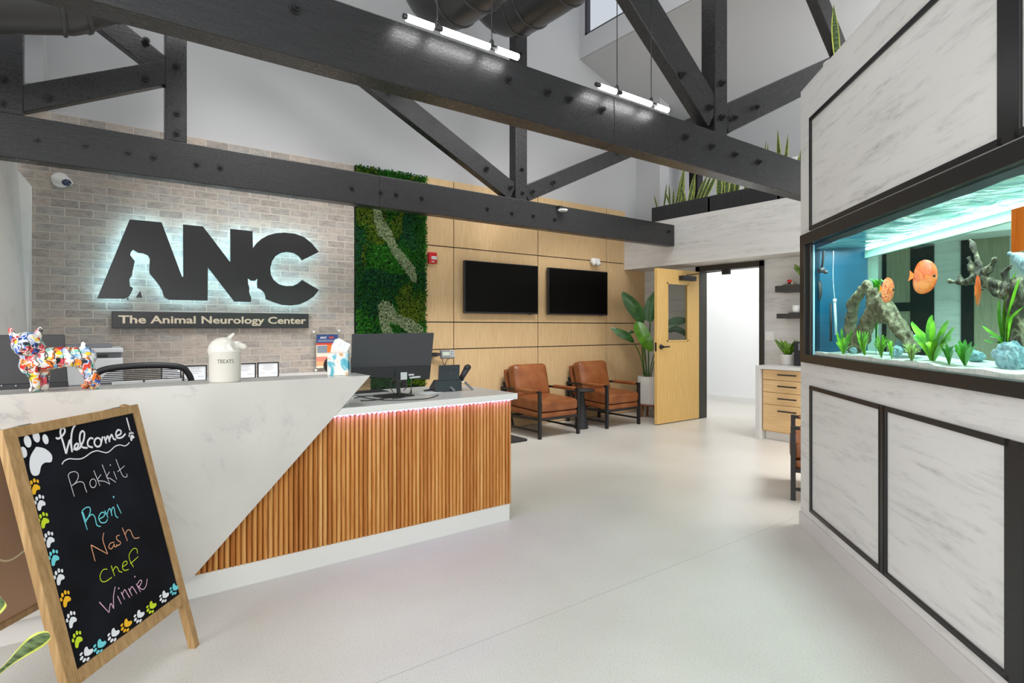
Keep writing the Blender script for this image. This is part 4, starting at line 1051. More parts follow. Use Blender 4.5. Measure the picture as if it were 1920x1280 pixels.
# ---- desk phone
dp = thing('desk_phone', 'black desk phone seen from behind near the worktop end', 'phone', (2.07, 3.50, .876))
pz = Matrix.Translation(Vector((PZ(845, 733, .876).x, PZ(845, 733, .876).y + .02, .876))) @ Matrix.Rotation(-.12, 4, 'Z')
navy = plain('blue_black_plastic', '#22252d', .35)
b = MB(); b.prism([pz @ Vector(v) for v in ((-.12, -.045, 0.002), (-.12, .09, 0.002), (-.12, .075, .03), (-.12, -.0, .085), (-.12, -.035, .08))], pz.to_3x3() @ Vector((.20, 0, 0))); b.build('phone_base', navy, dp, bevel=.004)
b = MB(); b.prism([pz @ Vector(v) for v in ((-.095, -.03, .065), (.065, -.03, .065), (.085, .0, .185), (-.075, .0, .185))], pz.to_3x3() @ Vector((0, .014, -.004))); b.build('display_panel', navy, dp, bevel=.004)
b = MB(); b.lathe(pz @ Vector((.0, -.0165, .125)), [(.009, 0), (.009, .002)], 14, tuple(pz.to_3x3() @ Vector((0, -.97, .24)))); b.build('emblem', grey_plastic, dp)
b = MB(); b.tube([pz @ Vector(v) for v in ((.10, .06, .045), (.115, .02, .10), (.14, -.01, .165))], [.021, .017, .021], 12, True, 1.2); b.ell(pz @ Vector((.14, -.012, .163)), .026, .022, .022); b.ell(pz @ Vector((.10, .06, .045)), .026, .022, .024); b.build('handset', black_plastic, dp)
b = MB()
for x_ in (-.02, .12): b.bar(pz @ Vector((x_, .0, .06)), pz @ Vector((x_ + .03, -.07, .006)), .022, .008, (0, 0, 1))
b.build('foot_stand', mid_grey, dp, bevel=.002)
b = MB()
for x_ in (-.088, .085): b.box(x_ - .02, x_ + .02, -.034, -.026, .058, .066, pz)
lab(b.build('clip', white_plastic, dp), 'white hinge clips')
b = MB(); b.tube(catmull([pz @ Vector(v) for v in ((-.11, .0, .012), (-.16, .02, .008), (-.17, .05, .008), (-.11, .07, .01))]), .004, 8); b.build('cord', black_plastic, dp)

# ---- left monitor, tablet, office chair
ml = thing('computer_monitor', 'wide black monitor seen from behind the dog figurine', 'monitor', (-.2, 3.75, .876))
b = MB(); p0, p1 = PY(-95, 735, 3.70), PY(121, 628, 3.70)
b.prism([(p0.x, 3.70, .95), (p1.x + .02, 3.66, .95), (p1.x, 3.70, 1.292), (p0.x, 3.74, 1.292)], (0, .02, 0)); b.build('back_panel', plain('graphite_plastic', '#303033', .5), ml, bevel=.003)
b = MB(); b.prism([(p0.x, 3.672, .95), (p1.x + .022, 3.645, .95), (p1.x + .015, 3.655, 1.055), (p0.x, 3.682, 1.055)], (0, .03, 0)); b.build('lower_housing', black_plastic, ml, bevel=.003)
b = MB(); b.box(p0.x + .18, p0.x + .26, 3.74, 3.78, .876, 1.10); b.build('stand_neck', black_metal, ml)
b = MB(); b.box(p0.x + .08, p0.x + .36, 3.67, 3.86, .876, .884); b.build('stand_base', black_metal, ml)
b = MB()
for px in (3, 30): b.ell(PY(px, 723, 3.652), .004, .003, .004, seg=8, rg=5)
b.build('screw', silver, ml)
tl = thing('tablet', 'silver tablet back with a camera dot propped beyond the counter edge', 'tablet', (.2, 3.6, .876))
b = MB(); p0, p1 = PY(210, 725, 3.56), PY(341, 709, 3.56); b.prism([(p0.x, 3.50, .888), (p1.x, 3.50, .888), (p1.x, 3.565, p1.z), (p0.x, 3.565, p1.z - .002)], (0, .010, -.0)); b.build('shell', silver, tl, bevel=.003)
b = MB(); p = PY(270, 714, 3.552); b.lathe((p.x, 3.556, p.z), [(.005, 0), (.005, .004)], 12, (0, -1, 0)); b.build('camera_lens', ink, tl)
b = MB(); b.box(p0.x + .08, p1.x - .08, 3.50, 3.68, .876, .889); b.build('stand', silver, tl)
oc = thing('office_chair', 'black mesh office chair back rising behind the counter', 'chair', (.1, 4.4, 0))
ca = Matrix.Translation((PY(268, 700, 4.35).x, 4.35, 0)); zt = PY(268, 684.5, 4.35).z
b = MB(); fr = catmull([(-.27, 0, .62), (-.275, 0, zt - .16), (-.25, -.01, zt - .06), (-.19, -.02, zt - .015), (0, -.03, zt), (.19, -.02, zt - .015), (.25, -.01, zt - .06), (.275, 0, zt - .16), (.27, 0, .62), (0, .02, .58), (-.27, 0, .62)], 6)
b.tube([ca @ Vector(v) for v in fr], .020, 10, False); b.build('back_frame', black_plastic, oc)
b = MB(); z = .64
while z < zt - .025:
    hw = .26 if z < zt - .12 else .26 - (z - zt + .12) * .9
    b.bar(ca @ Vector((-hw, -.01, z)), ca @ Vector((hw, -.01, z)), .003, .006); z += .0115
b.build('back_mesh', black_plastic, oc)
b = MB(); b.cushion(ca @ Vector((0, -.24, .50)), (.50, .48, .08), .035, .01); b.build('seat', plain('black_fabric', '#1c1c1e', .9), oc)
b = MB(); b.tube([ca @ Vector((0, -.22, .10)), ca @ Vector((0, -.22, .47))], .03, 14); b.build('gas_lift', black_metal, oc)
b = MB(); b.bar(ca @ Vector((0, .02, .6)), ca @ Vector((0, -.1, .45)), .06, .03); b.build('back_bracket', black_metal, oc)
for i in range(5):
    a = 2 * PI * i / 5 + .3; e = ca @ Vector((math.cos(a) * .30, -.22 + math.sin(a) * .30, .075))
    b = MB(); b.bar(ca @ Vector((0, -.22, .11)), e, .045, .03); lg = b.build('base_leg', black_plastic, oc)
    b = MB(); b.lathe(e + Vector((0, -.012, -.045)), [(.03, 0), (.03, .024)], 14, (0, 1, 0)); b.build('caster', black_plastic, lg)

oc2 = copy_tree(oc); oc2.location = (oc.location.x + 1.87 - ca.translation.x, oc.location.y, 0); oc2['label'] = 'black mesh office chair mostly hidden behind the right desk monitor'
# ---- back counter, printer, framed certificates
bc = thing('back_counter', 'white-topped counter along the foot of the brick wall', 'counter', (1.0, 5.75, 0))
b = MB(); b.box(-.26, 2.37, 5.47, 6.075, .822, .862); b.build('counter_top', quartz, bc, bevel=.002)
b = MB(); b.box(-.25, 2.35, 5.52, 6.07, .0, .822); b.build('cabinet_body', oak, bc)
pr = thing('printer', 'grey and white office printer on the counter beneath the name board', 'printer', (.05, 5.75, .862))
px0, px1 = PY(118, 700, 5.55).x, PY(231, 700, 5.55).x
b = MB(); b.box(px0, px1, 5.55, 5.98, .862, 1.085); lab(b.build('printer_body', light_grey, pr, bevel=.008), 'pale grey body')
b = MB(); b.box(px0 - .0, px1, 5.53, 5.98, 1.13, 1.165); b.build('scanner_lid', light_grey, pr, bevel=.006)
b = MB(); b.box(px0 + .02, px1 - .01, 5.58, 5.96, 1.085, 1.13); b.build('paper_slot', mid_grey, pr)
b = MB(); b.box(px0 + .1, px1 - .10, 5.572, 5.585, 1.092, 1.112); b.build('output_tray', black_plastic, pr)
b = MB(); b.box(px0 + .02, px1 - .07, 5.6, 5.92, 1.165, 1.195); b.build('document_feeder', mid_grey, pr, bevel=.005)
b = MB(); b.box(px0, px1 - .06, 5.54, 5.56, .862, .885); b.build('base_strip', mid_grey, pr)
clab = ['framed certificate partly hidden by the office chair back', 'framed certificate fully visible left of the treat jar', 'framed certificate just showing at the left edge of the treat jar', 'framed certificate half covered on the right of the treat jar', 'framed certificate furthest from the treat jar toward the flyer']
for i, (x0, x1) in enumerate(((302, 340), (343, 388), (391, 434), (435, 480), (483, 523))):
    ytop = 684 - (i - 1) * 2.0; ybot = 711 - (i - 1) * 2.4
    p0, p1 = PY(x0, ybot, 5.60), PY(x1, ytop, 5.60); zb = .864
    t = thing('certificate_frame', clab[i], 'picture frame', ((p0.x + p1.x) / 2, 5.6, zb), 'framed certificates on the back counter')
    x0_, x1_ = p0.x, p1.x; zt_ = max(p1.z, zb + .1)
    b = MB()
    for q in ((x0_, x0_ + .009, zb, zt_), (x1_ - .009, x1_, zb, zt_), (x0_, x1_, zb, zb + .009), (x0_, x1_, zt_ - .009, zt_)): b.box(q[0], q[1], 5.60, 5.615, q[2], q[3])
    b.build('frame', plain('navy_black_frame', '#23242b', .4), t)
    b = MB(); b.box(x0_ + .006, x1_ - .006, 5.606, 5.614, zb + .006, zt_ - .006); b.build('certificate', paper, t)
    b = MB(); w_ = x1_ - x0_; h_ = zt_ - zb
    for u0, u1, v in ((.25, .75, .8), (.3, .7, .7), (.22, .78, .6), (.34, .66, .5), (.12, .34, .3), (.62, .88, .28)): b.box(x0_ + w_ * u0, x0_ + w_ * u1, 5.6052, 5.6062, zb + h_ * v, zb + h_ * v + .0022)
    b.build('text_line', mid_grey, t)
    b = MB(); b.bar((p0.x + w_ / 2, 5.616, zb + .08), (p0.x + w_ / 2, 5.67, zb + .002), .03, .003); b.build('easel_stand', black_plastic, t)

# ================================================================== SEATING
def make_chair():
    r = thing('lounge_chair', 'tan leather chair', 'chair', (0, 0, 0), 'tan leather armchairs')
    hx, yf, yr, t = .31, -.37, .38, .036
    for sx in (-1, 1):
        m = MB(); m.box(sx * hx - t / 2, sx * hx + t / 2, yf - t / 2, yf + t / 2, 0, .57); m.build('front_leg', black_metal, r, bevel=.002)
        m = MB(); m.box(sx * hx - t / 2, sx * hx + t / 2, yr - t / 2, yr + t / 2, 0, .565); m.build('rear_leg', black_metal, r, bevel=.002)
        m = MB(); m.bar((sx * hx, yf, .555), (sx * hx, yr, .545), t, .026); ar = m.build('arm_rail', black_metal, r, bevel=.002)
        m = MB(); m.cushion((sx * hx, -.12, .556), (.056, .42, .046), .02); m.build('arm_sleeve', leather, ar)
        m = MB(); m.bar((sx * hx, yf, .085), (sx * hx, yr, .085), .02, .022); m.build('stretcher', black_metal, r)
        m = MB(); m.bar((sx * (hx - .03), .20, .09), (sx * (hx - .03), .40, .62), .025, .025); m.build('back_strut', black_metal, r)
    m = MB(); m.box(-hx, hx, yf - .012, yf + .02, .215, .245); m.box(-hx, hx, yr - .1, yr - .07, .19, .22)
    for sx in (-1, 1): m.bar((sx * (hx - .018), yf, .23), (sx * (hx - .018), yr - .08, .205), .03, .03)
    m.build('seat_frame', black_metal, r)
    rt = Matrix.Rotation(.04, 3, 'X')
    m = MB(); m.cushion((0, -.06, .285), (.585, .64, .075), .022, .0, rt); m.build('seat_base', leather, r)
    m = MB(); m.cushion((0, -.065, .390), (.585, .66, .135), .035, .018, rt, 10); m.build('seat_cushion', leather, r)
    rb = Matrix.Rotation(-.24, 3, 'X')
    m = MB(); m.cushion((0, .22, .63), (.56, .17, .44), .06, .025, rb, 10); m.build('back_cushion', leather, r)
    m = MB(); m.cushion((0, .335, .58), (.57, .05, .42), .022, .0, rb); m.build('back_panel', leather, r)
    return r
ch = make_chair()
ch.location = (4.665, 5.63, 0); ch['label'] = 'tan leather armchair with black frame nearest the reception desk'
c2 = copy_tree(ch); c2.location = (5.82, 5.65, 0); c2['label'] = 'tan leather armchair with black frame beside the potted bird of paradise'
c3 = copy_tree(ch); c3.location = (4.835, 2.06, 0); c3.rotation_euler = (0, 0, math.atan2(-.456, -.89)); c3['label'] = 'tan leather armchair mostly hidden behind the aquarium wall'
st = thing('side_table', 'black cone-shaped side table between the two tan armchairs', 'table', (5.28, 5.52, 0))
b = MB(); b.lathe((5.28, 5.52, 0), [(.092, 0), (.095, .008), (.09, .02), (.036, .46), (.05, .488)], 36); b.build('pedestal', plain('matte_black', '#222326', .6), st)
b = MB(); b.lathe((5.28, 5.52, 0), [(.04, .485), (.165, .492), (.178, .500), (.178, .512), (.165, .512), (.16, .506), (.02, .505)], 40); b.build('table_top', plain('matte_black_top', '#26272a', .5), st)

# ---- bird of paradise in a ribbed white pot
PC = Vector((6.78, 5.60, 0)); bp = thing('potted_plant', 'tall bird of paradise plant in a ribbed white pot behind the door', 'plant', PC)
b = MB(); R_ = .195; k = 44; rings = []
for r_, z in ((R_ * .96, .20), (R_ * .98, .21), (R_, .40), (R_, .605), (R_ - .02, .605), (R_ - .02, .56)):
    rings.append([PC + Vector((math.cos(2 * PI * j / (k * 2)) * (r_ - (.006 if j % 2 else 0)), math.sin(2 * PI * j / (k * 2)) * (r_ - (.006 if j % 2 else 0)), z)) for j in range(k * 2)])
b.rings(rings, True); lab(b.build('pot', pot_white, bp), 'white ribbed pot')
b = MB(); b.lathe(PC, [(.01, .55), (R_ - .022, .555)], 24); b.build('soil', soil, bp)
b = MB(); b.lathe(PC, [(R_ * .8, .17), (R_ * .99, .185), (R_ * .99, .20)], 32)
b.build('stand_ring', leg_wood, bp)
for i in range(4):
    a = PI / 4 + i * PI / 2 + .3; b = MB(); b.tube([PC + Vector((math.cos(a) * .13, math.sin(a) * .13, .18)), PC + Vector((math.cos(a) * .15, math.sin(a) * .15, 0))], [.02, .013], 10); b.build('stand_leg', leg_wood, bp)
def pl(px, py, dep=8.55): return PD(px, py, dep)
SIDE = Vector((.8, -.6, 0))
def frond(stem, blade, w, mat, side=SIDE, sr=.011, fold=.12):
    m = MB(); m.tube(catmull([pl(*p) for p in stem], 5), [sr] * (5 * (len(stem) - 1) + 1), 8); s_ = m.build('stalk', bop_stem, bp)
    pts = catmull([pl(*p) for p in blade], 6); nn = len(pts) - 1
    ws = [w * max(.04, math.sin(PI * (i / nn) ** .75) ** .7) for i in range(nn + 1)]
    m = MB(); m.leaf(pts, ws, side, fold); m.build('leaf_blade', mat, bp)
frond([(1211, 712), (1206, 680, 8.5), (1204, 640, 8.45), (1203, 605, 8.4)], [(1204, 606, 8.4), (1198, 590, 8.38), (1186, 573, 8.36), (1175, 558, 8.36), (1167, 547, 8.38)], .20, bop_leaf)
frond([(1214, 712), (1208, 660, 8.4), (1198, 615, 8.35), (1195, 606, 8.3)], [(1195, 603, 8.3), (1200, 618, 8.25), (1209, 635, 8.2), (1217, 648, 8.2), (1223, 658, 8.22)], .20, bop_bright)
frond([(1208, 712), (1204, 680, 8.45), (1196, 656, 8.4), (1189, 644, 8.35)], [(1189, 641, 8.35), (1180, 632, 8.3), (1168, 626, 8.28), (1156, 620, 8.28), (1146, 614, 8.3)], .125, bop_leaf, (.2, .1, 1), .008)
frond([(1212, 712), (1210, 660, 8.6), (1203, 632, 8.6), (1188, 622, 8.6)], [(1188, 622, 8.6), (1184, 622, 8.6), (1180, 623, 8.6), (1177, 624, 8.6)], .05, bop_leaf, (.2, .1, 1), .008)
frond([(1216, 712), (1216, 660, 8.6), (1218, 625, 8.6), (1219, 600, 8.62)], [(1218, 603, 8.62), (1219, 588, 8.62), (1223, 572, 8.62), (1229, 556, 8.62), (1235, 540, 8.64)], .21, bop_leaf)
frond([(1217, 712), (1222, 680, 8.6), (1236, 640, 8.4), (1248, 610, 8.4)], [(1247, 612, 8.3), (1258, 606, 8.3), (1270, 602, 8.3), (1282, 601, 8.3), (1292, 604, 8.3)], .13, bop_leaf, (.2, .1, 1), .008)
frond([(1219, 712), (1226, 680, 8.35), (1240, 645, 8.35), (1252, 622, 8.35)], [(1251, 622, 8.35), (1264, 617, 8.35), (1276, 620, 8.35), (1286, 627, 8.35), (1291, 634, 8.35)], .09, bop_leaf, (.2, .1, 1), .008)

# ================================================================== DRINKS STATION
cbn = thing('drawer_cabinet', 'oak cabinet with four drawers beside the doorway', 'cabinet', (6.8, 2.6, 0))
CY1 = 3.70
b = MB(); b.box(6.52, 7.225, 1.2, CY1 - .0, .10, .832); b.build('cabinet_body', drawer_oak, cbn)
b = MB(); b.box(6.58, 7.225, 1.2, CY1, 0, .10); b.build('toe_kick', quartz, cbn)
for cy0, cy1_ in ((2.95, CY1 - .01), (2.19, 2.94)):
    for z0_, z1_ in ((.712, .826), (.566, .706), (.424, .560), (.115, .418)):
        b = MB(); b.box(6.498, 6.52, cy0, cy1_, z0_, z1_); d_ = b.build('drawer', drawer_oak, cbn, bevel=.002)
        yc = (cy0 + cy1_) / 2 + .07; zc = (z0_ + z1_) / 2 + .008 if z1_ - z0_ < .2 else z1_ - .062
        b = MB(); b.bar((6.474, yc - .11, zc), (6.474, yc + .11, zc), .012, .014)
        for sy in (-.09, .09): b.bar((6.474, yc + sy, zc), (6.498, yc + sy, zc), .01, .01)
        b.build('handle', black_metal, d_)
b = MB(); b.box(6.455, 7.228, 1.2, 3.76, .834, .874); b.box(6.455, 7.228, CY1 + .005, 3.76, 0, .834)
tag(b.build('counter_slab', plain('grey_white_quartz', '#d0cfcd', .3), bevel=.002), 'white quartz counter top with a waterfall end over the oak drawers', 'counter')
def shelf(label, z0, z1, y1): 
    m = MB(); m.box(6.97, 7.228, 2.98, y1, z0, z1); return tag(m.build('wall_shelf', plain('charcoal_shelf', '#3b3937', .5), bevel=.003), label, 'shelf', 'floating charcoal shelves')
shelf('upper floating charcoal shelf holding a red-hatted ornament', 1.765, 1.845, 3.80); shelf('lower floating charcoal shelf holding a white cup', 1.437, 1.497, 3.78)
def leafset(name, c, n, ln, w, mat, parent, lean=(0, 0, 0), spread=.9, up=1.0, seed=1, droop=.35):
    rnd = random.Random(seed)
    for i in range(n):
        a = 2 * PI * i / n + rnd.uniform(-.4, .4); d = Vector((math.cos(a), math.sin(a), 0)); L = ln * rnd.uniform(.7, 1.1)
        sp = spread * rnd.uniform(.5, 1.1)
        pts = [Vector(c) + d * (L * sp * t * .9) + Vector((0, 0, L * (up * t - droop * t * t * sp))) + Vector(lean) * t for t in (0, .2, .4, .6, .8, 1)]
        pts = catmull(pts, 3); nn = len(pts) - 1
        m = MB(); m.leaf(pts, [w * max(.08, math.sin(PI * (k_ / nn) ** .8) ** .8) for k_ in range(nn + 1)], d.cross(Vector((0, 0, 1))), .15); m.build(name, mat, parent)
q = PX(1477, 680, 6.85); fp = thing('potted_fern', 'leafy green fern in a white handled pot on the counter', 'plant', (q.x, q.y, .874))
b = MB(); b.lathe((q.x, q.y, .874), [(.075, 0), (.086, .01), (.092, .11), (.096, .115), (.096, .125), (.085, .125), (.082, .10)], 32); b.build('pot', pot_white, fp)
b = MB()
for sy in (-1, 1): b.tube(catmull([(q.x, q.y + sy * .09, .975), (q.x, q.y + sy * .115, .972), (q.x, q.y + sy * .115, .955), (q.x, q.y + sy * .09, .95)]), .005, 6)
b.build('pot_handle', pot_white, fp)
b = MB(); b.lathe((q.x, q.y, .97), [(.01, 0), (.083, .003)], 20); b.build('soil', soil, fp)
leafset('leaf', (q.x, q.y, .975), 13, .26, .075, fern_leaf, fp, seed=4, spread=.8, up=1.05)
q2 = PX(1489, 690, 6.95); b = MB(); b.lathe((q2.x + .1, q2.y - .02, .874), [(.03, 0), (.034, .005), (.042, .12), (.040, .12)], 24); tag(b.build('red_cup', red_plastic), 'small red cup behind the fern pot on the counter', 'cup')
cm = thing('coffee_machine', 'black coffee machine edge at the aquarium wall on the counter', 'appliance', (6.85, 3.2, .874))
q3 = PX(1497.5, 690, 6.75); b = MB(); b.box(6.72, 7.15, q3.y - .28, q3.y + .045, .874, 1.16); b.build('machine_body', black_plastic, cm, bevel=.01)
b = MB(); b.box(6.70, 6.74, q3.y - .2, q3.y - .02, 1.06, 1.14); b.build('control_panel', mid_grey, cm)
q4 = PX(1494, 505, 7.05); sp_ = thing('potted_plant', 'broad-leaved green plant on the upper shelf at the aquarium wall edge', 'plant', (q4.x, q4.y - .06, 1.845))
b = MB(); b.lathe((q4.x, q4.y - .10, 1.845), [(.05, 0), (.06, .09), (.055, .09)], 24); b.build('pot', pot_white, sp_)
leafset('leaf', (q4.x, q4.y - .10, 1.93), 9, .26, .10, mk_leaf('shelf_leaf', '#3d5a22', '#7c9a4a'), sp_, seed=9, spread=.95, up=1.0)
q5 = PX(1481, 531, 7.0); og = thing('knit_ornament', 'small ornament in a red hat lying on the upper charcoal shelf', 'ornament', (q5.x, q5.y, 1.845))
b = MB(); b.ell((7.02, q5.y - .01, 1.868), .03, .032, .024); b.build('body', plain('beige_knit', '#b5a590', .9), og)
b = MB(); b.ell((7.0, q5.y + .005, 1.895), .024, .028, .022); b.build('hat', plain('red_felt', '#c01f22', .8), og)
b = MB(); b.tube([(7.02, q5.y + .03, 1.865), (7.02, q5.y + .10, 1.853)], [.014, .008], 8); b.tube([(7.02, q5.y - .04, 1.865), (7.02, q5.y - .12, 1.853)], [.014, .008], 8); b.build('limb', plain('grey_knit', '#8d857b', .9), og)
b = MB(); b.ell((6.985, q5.y - .008, 1.868), .008, .014, .014); b.build('face', ink, og)
q6 = PX(1492, 585, 7.05); cpx = thing('mug', 'white cup on a small stand on the lower charcoal shelf', 'cup', (7.05, q6.y, 1.497))
b = MB(); b.lathe((7.05, q6.y, 1.508), [(.03, 0), (.042, .01), (.046, .09), (.042, .09), (.040, .015)], 28); b.build('cup', white_plastic, cpx)
b = MB(); b.box(6.99, 7.11, q6.y - .07, q6.y + .06, 1.497, 1.509); b.build('coaster', grey_plastic, cpx)

# ================================================================== LEDGE PLANTERS WITH SNAKE PLANTS
def snake_leaf(base, tip, w, side, bend=(0, 0, 0)):
    base, tip = Vector(base), Vector(tip); bend = Vector(bend)
    pts = [base.lerp(tip, t) + bend * (t * t) for t in (0, .15, .3, .45, .6, .75, .88, 1)]
    ws = [w * k_ for k_ in (.55, .8, .95, 1, .92, .68, .36, .02)]
    m = MB(); m.leaf(pts, ws, side, .10, 1); return m
def planter(label, y0, y1, leaves, seed):
    t = thing('planter_box', label, 'planter', (6.9, (y0 + y1) / 2, 2.875), 'ribbed black planters on the ledge')
    x0, x1, z0, z1 = 6.79, 7.03, 2.878, 3.095; m = MB()
    m.box(x0 + .004, x1, y0, y1, z0, z1 - .03)
    y = y0 + .004
    while y < y1 - .010: m.box(x0 - .003, x0 + .006, y, y + .010, z0 + .004, z1); y += .0165
    m.box(x0 + .004, x0 + .014, y0, y1, z0, z1); m.box(x1 - .01, x1, y0, y1, z0, z1); m.box(x0 + .004, x1, y0, y0 + .01, z0, z1); m.box(x0 + .004, x1, y1 - .01, y1, z0, z1)
    m.build('trough', plain('ribbed_black_planter', '#37383b', .45), t)
    m = MB(); m.box(x0 + .014, x1 - .01, y0 + .01, y1 - .01, z1 - .035, z1 - .025); m.build('soil', soil, t)
    rnd = random.Random(seed)
    for (bx, tx, ty, w) in leaves:
        p = PX(bx, 380, 6.92 + rnd.uniform(-.05, .05)); xx = p.x
        base = Vector((xx, max(y0 + .03, min(y1 - .03, p.y)), z1 - .03)); tip = PX(tx, ty, xx + rnd.uniform(-.04, .04))
        snake_leaf(base, tip, w, (rnd.uniform(-.3, .3), -1, 0), (0, 0, 0)).build('leaf', [snake_in, snake_edge], t)
planter('ribbed black planter of snake plants nearest the oak panelling', 4.64, 5.60,
        [(1227, 1226, 365, .035), (1244, 1250, 343, .05), (1256, 1254, 344, .04), (1258, 1247, 358, .035), (1266, 1284, 306, .05), (1272, 1284, 312, .06), (1278, 1283, 318, .05), (1284, 1276, 344, .06), (1290, 1304, 322, .06), (1296, 1303, 330, .06), (1286, 1279, 350, .05), (1304, 1327, 326, .06), (1310, 1336, 322, .07), (1318, 1345, 322, .08), (1262, 1263, 355, .04), (1300, 1296, 346, .05)], 3)
planter('ribbed black planter of snake plants in the middle of the ledge', 3.67, 4.62,
        [(1348, 1349, 318, .09), (1356, 1354, 322, .08), (1362, 1364, 322, .07), (1358, 1383, 334, .05), (1372, 1374, 326, .08), (1380, 1384, 330, .08), (1400, 1397, 338, .06), (1407, 1409, 342, .05), (1430, 1436, 262, .05), (1436, 1440, 266, .05), (1462, 1458, 242, .07), (1468, 1478, 250, .055)], 5)
planter('ribbed black planter of snake plants running behind the aquarium wall', 2.70, 3.65, [(1480, 1477, 300, .05), (1490, 1498, 290, .05), (1500, 1503, 270, .06), (1510, 1512, 280, .06)], 8)
# snake plant standing on the aquarium wall
sw = thing('snake_plant', 'snake plant leaf rising behind the top edge of the aquarium wall', 'plant', WP(1572, 100, -.3).xyz)
base = WP(1572, 120, -.22); base.z = 2.915
sw.location = base
b = MB(); b.lathe(base, [(.07, 0), (.085, .01), (.09, .17), (.08, .17), (.078, .14)], 28); b.build('pot', pot_white, sw)
b = MB(); b.lathe(base, [(.01, .145), (.079, .147)], 20); b.build('soil', soil, sw)
base = base + Vector((0, 0, .14))
for tx, ty, w_ in ((1563, 8, .055), (1590, 128, .05), (1606, 110, .05)):
    snake_leaf(base, WP(tx, ty, -.22), w_, (.8, -.6, 0)).build('leaf', [snake_in, snake_edge], sw)
# snake plant by the camera, lower left
sp0 = Vector((-.33, 2.0, 0)); sp = thing('snake_plant', 'snake plant leaf reaching in at the lower left before the chalkboard', 'plant', sp0)
b = MB(); b.lathe(sp0, [(.09, 0), (.11, .01), (.13, .26), (.12, .26), (.118, .23)], 32); b.build('pot', pot_white, sp)
b = MB(); b.lathe(sp0, [(.01, .235), (.118, .238)], 24); b.build('soil', soil, sp)
for pts, w_ in (([(-95, 1300, 1.66), (-40, 1290, 1.62), (0, 1258, 1.58), (30, 1231, 1.55), (55, 1211, 1.53), (78, 1197, 1.52), (94, 1190, 1.52)], .042), ([(-100, 1300, 1.62), (-70, 1200, 1.6), (-30, 1160, 1.6), (-5, 1130, 1.58), (4, 1122, 1.58)], .05), ([(-110, 1290, 1.62), (-80, 1100, 1.62), (-40, 960, 1.64), (-8, 925, 1.64)], .05)):
    pp_ = catmull([PD(*p) for p in pts], 4); pp_ = [sp0 + Vector((0, 0, .24))] + pp_; n_ = len(pp_) - 1
    m = MB(); m.leaf(pp_, [w_ * (.3 if i / n_ < .4 else max(.05, .3 + .7 * math.sin(PI * ((i / n_ - .4) / .6) ** 1.2))) * (1 if i < n_ else .2) for i in range(n_ + 1)], (.35, -.26, -.9), .12, 1); m.build('leaf', [snake_in, snake_edge], sp)

# ================================================================== AQUARIUM
TD = -.33                                       # back pane
S0, S1 = .205, 3.1
aq = thing('aquarium', 'long lit fish tank with black frame set into the white wall', 'aquarium', AW(1.2, 0, 1.1))
ROT = Matrix.Rotation(PI / 4, 4, 'Z')
def AB(mb, s0, s1, n0, n1, z0, z1): return mb.box(-s1, -s0, n0, n1, z0, z1, AR)
b = MB()
AB(b, .07, 3.3, -.02, .03, 1.10, 1.155); AB(b, .07, 3.3, -.02, .03, 1.862, 1.935); AB(b, .07, .15, -.02, .03, 1.10, 1.935); AB(b, 3.2, 3.3, -.02, .03, 1.10, 1.935)
AB(b, .14, .205, -.05, .012, 1.14, 1.885)
lab(b.build('frame', black_trim, aq, bevel=.003), 'black frame')
b = MB(); AB(b, S0, S1, -.016, -.008, 1.14, 1.88); b.build('front_pane', clear_glass, aq)
b = MB(); AB(b, S0, S1, TD - .008, TD, 1.14, 1.84); b.build('rear_pane', mk_glass('rear_glass', (.72, .86, .82, 1), .05), aq)
end_m = M('blue_end_panel', '#0f4a68', .3); _n = end_m.n('TexNoise', i_Vector=end_m.coords(), i_Scale=3.0); end_m.color(end_m.ramp(_n, [(.3, '#0f4a6a'), (.7, '#1a6c92')]))
b = MB(); AB(b, S0 - .006, S0, TD, -.008, 1.14, 1.88); lab(b.build('end_pane', end_m.m, aq), 'deep blue end panel')
b = MB(); AB(b, S0, S0 + .006, -.014, -.004, 1.155, 1.855); lab(b.build('glass_edge', plain('glass_edge_blue', '#9fd2e6', .2), aq), 'pale blue glass edge')
b = MB(); AB(b, S0 + .001, S1, TD + .001, -.017, 1.15, 1.825); b.build('water', water_m, aq)
# rippled water surface
b = MB(); ns, nn_ = 90, 10; o_ = len(b.v)
for i in range(ns + 1):
    for j in range(nn_ + 1):
        s = S0 + .004 + (S1 - S0 - .008) * i / ns; n_ = TD + .004 + (-.022 - TD) * j / nn_
        b.v.append(AW(s, n_, 1.832 + .006 * noise.noise(Vector((s * 6, n_ * 6, 0)))))
for i in range(ns):
    for j in range(nn_):
        a = i * (nn_ + 1) + j; b.f.append([a, a + 1, a + nn_ + 2, a + nn_ + 1]); b.mi.append(0); b.sm.append(True)
b.build('water_surface', surface_m, aq)
b = MB(); AB(b, S0, S1, TD - .004, TD + .018, 1.765, 1.812); lab(b.build('rear_rim', plain('pale_green_rim', '#a9cfc2', .4), aq), 'pale rear rim')
b = MB(); AB(b, S0 + .02, S1, TD + .0, TD + .022, 1.814, 1.828); lab(b.build('light_bar', emit('tank_light', '#eafcff', 5), aq), 'bright white light bar')
o = area('tank_lamp', AW(1.65, -.15, 1.815), AW(1.65, -.15, 0), 2.8, .2, 30, (.88, 1, .98)); o.rotation_euler = (0, 0, PI / 4)
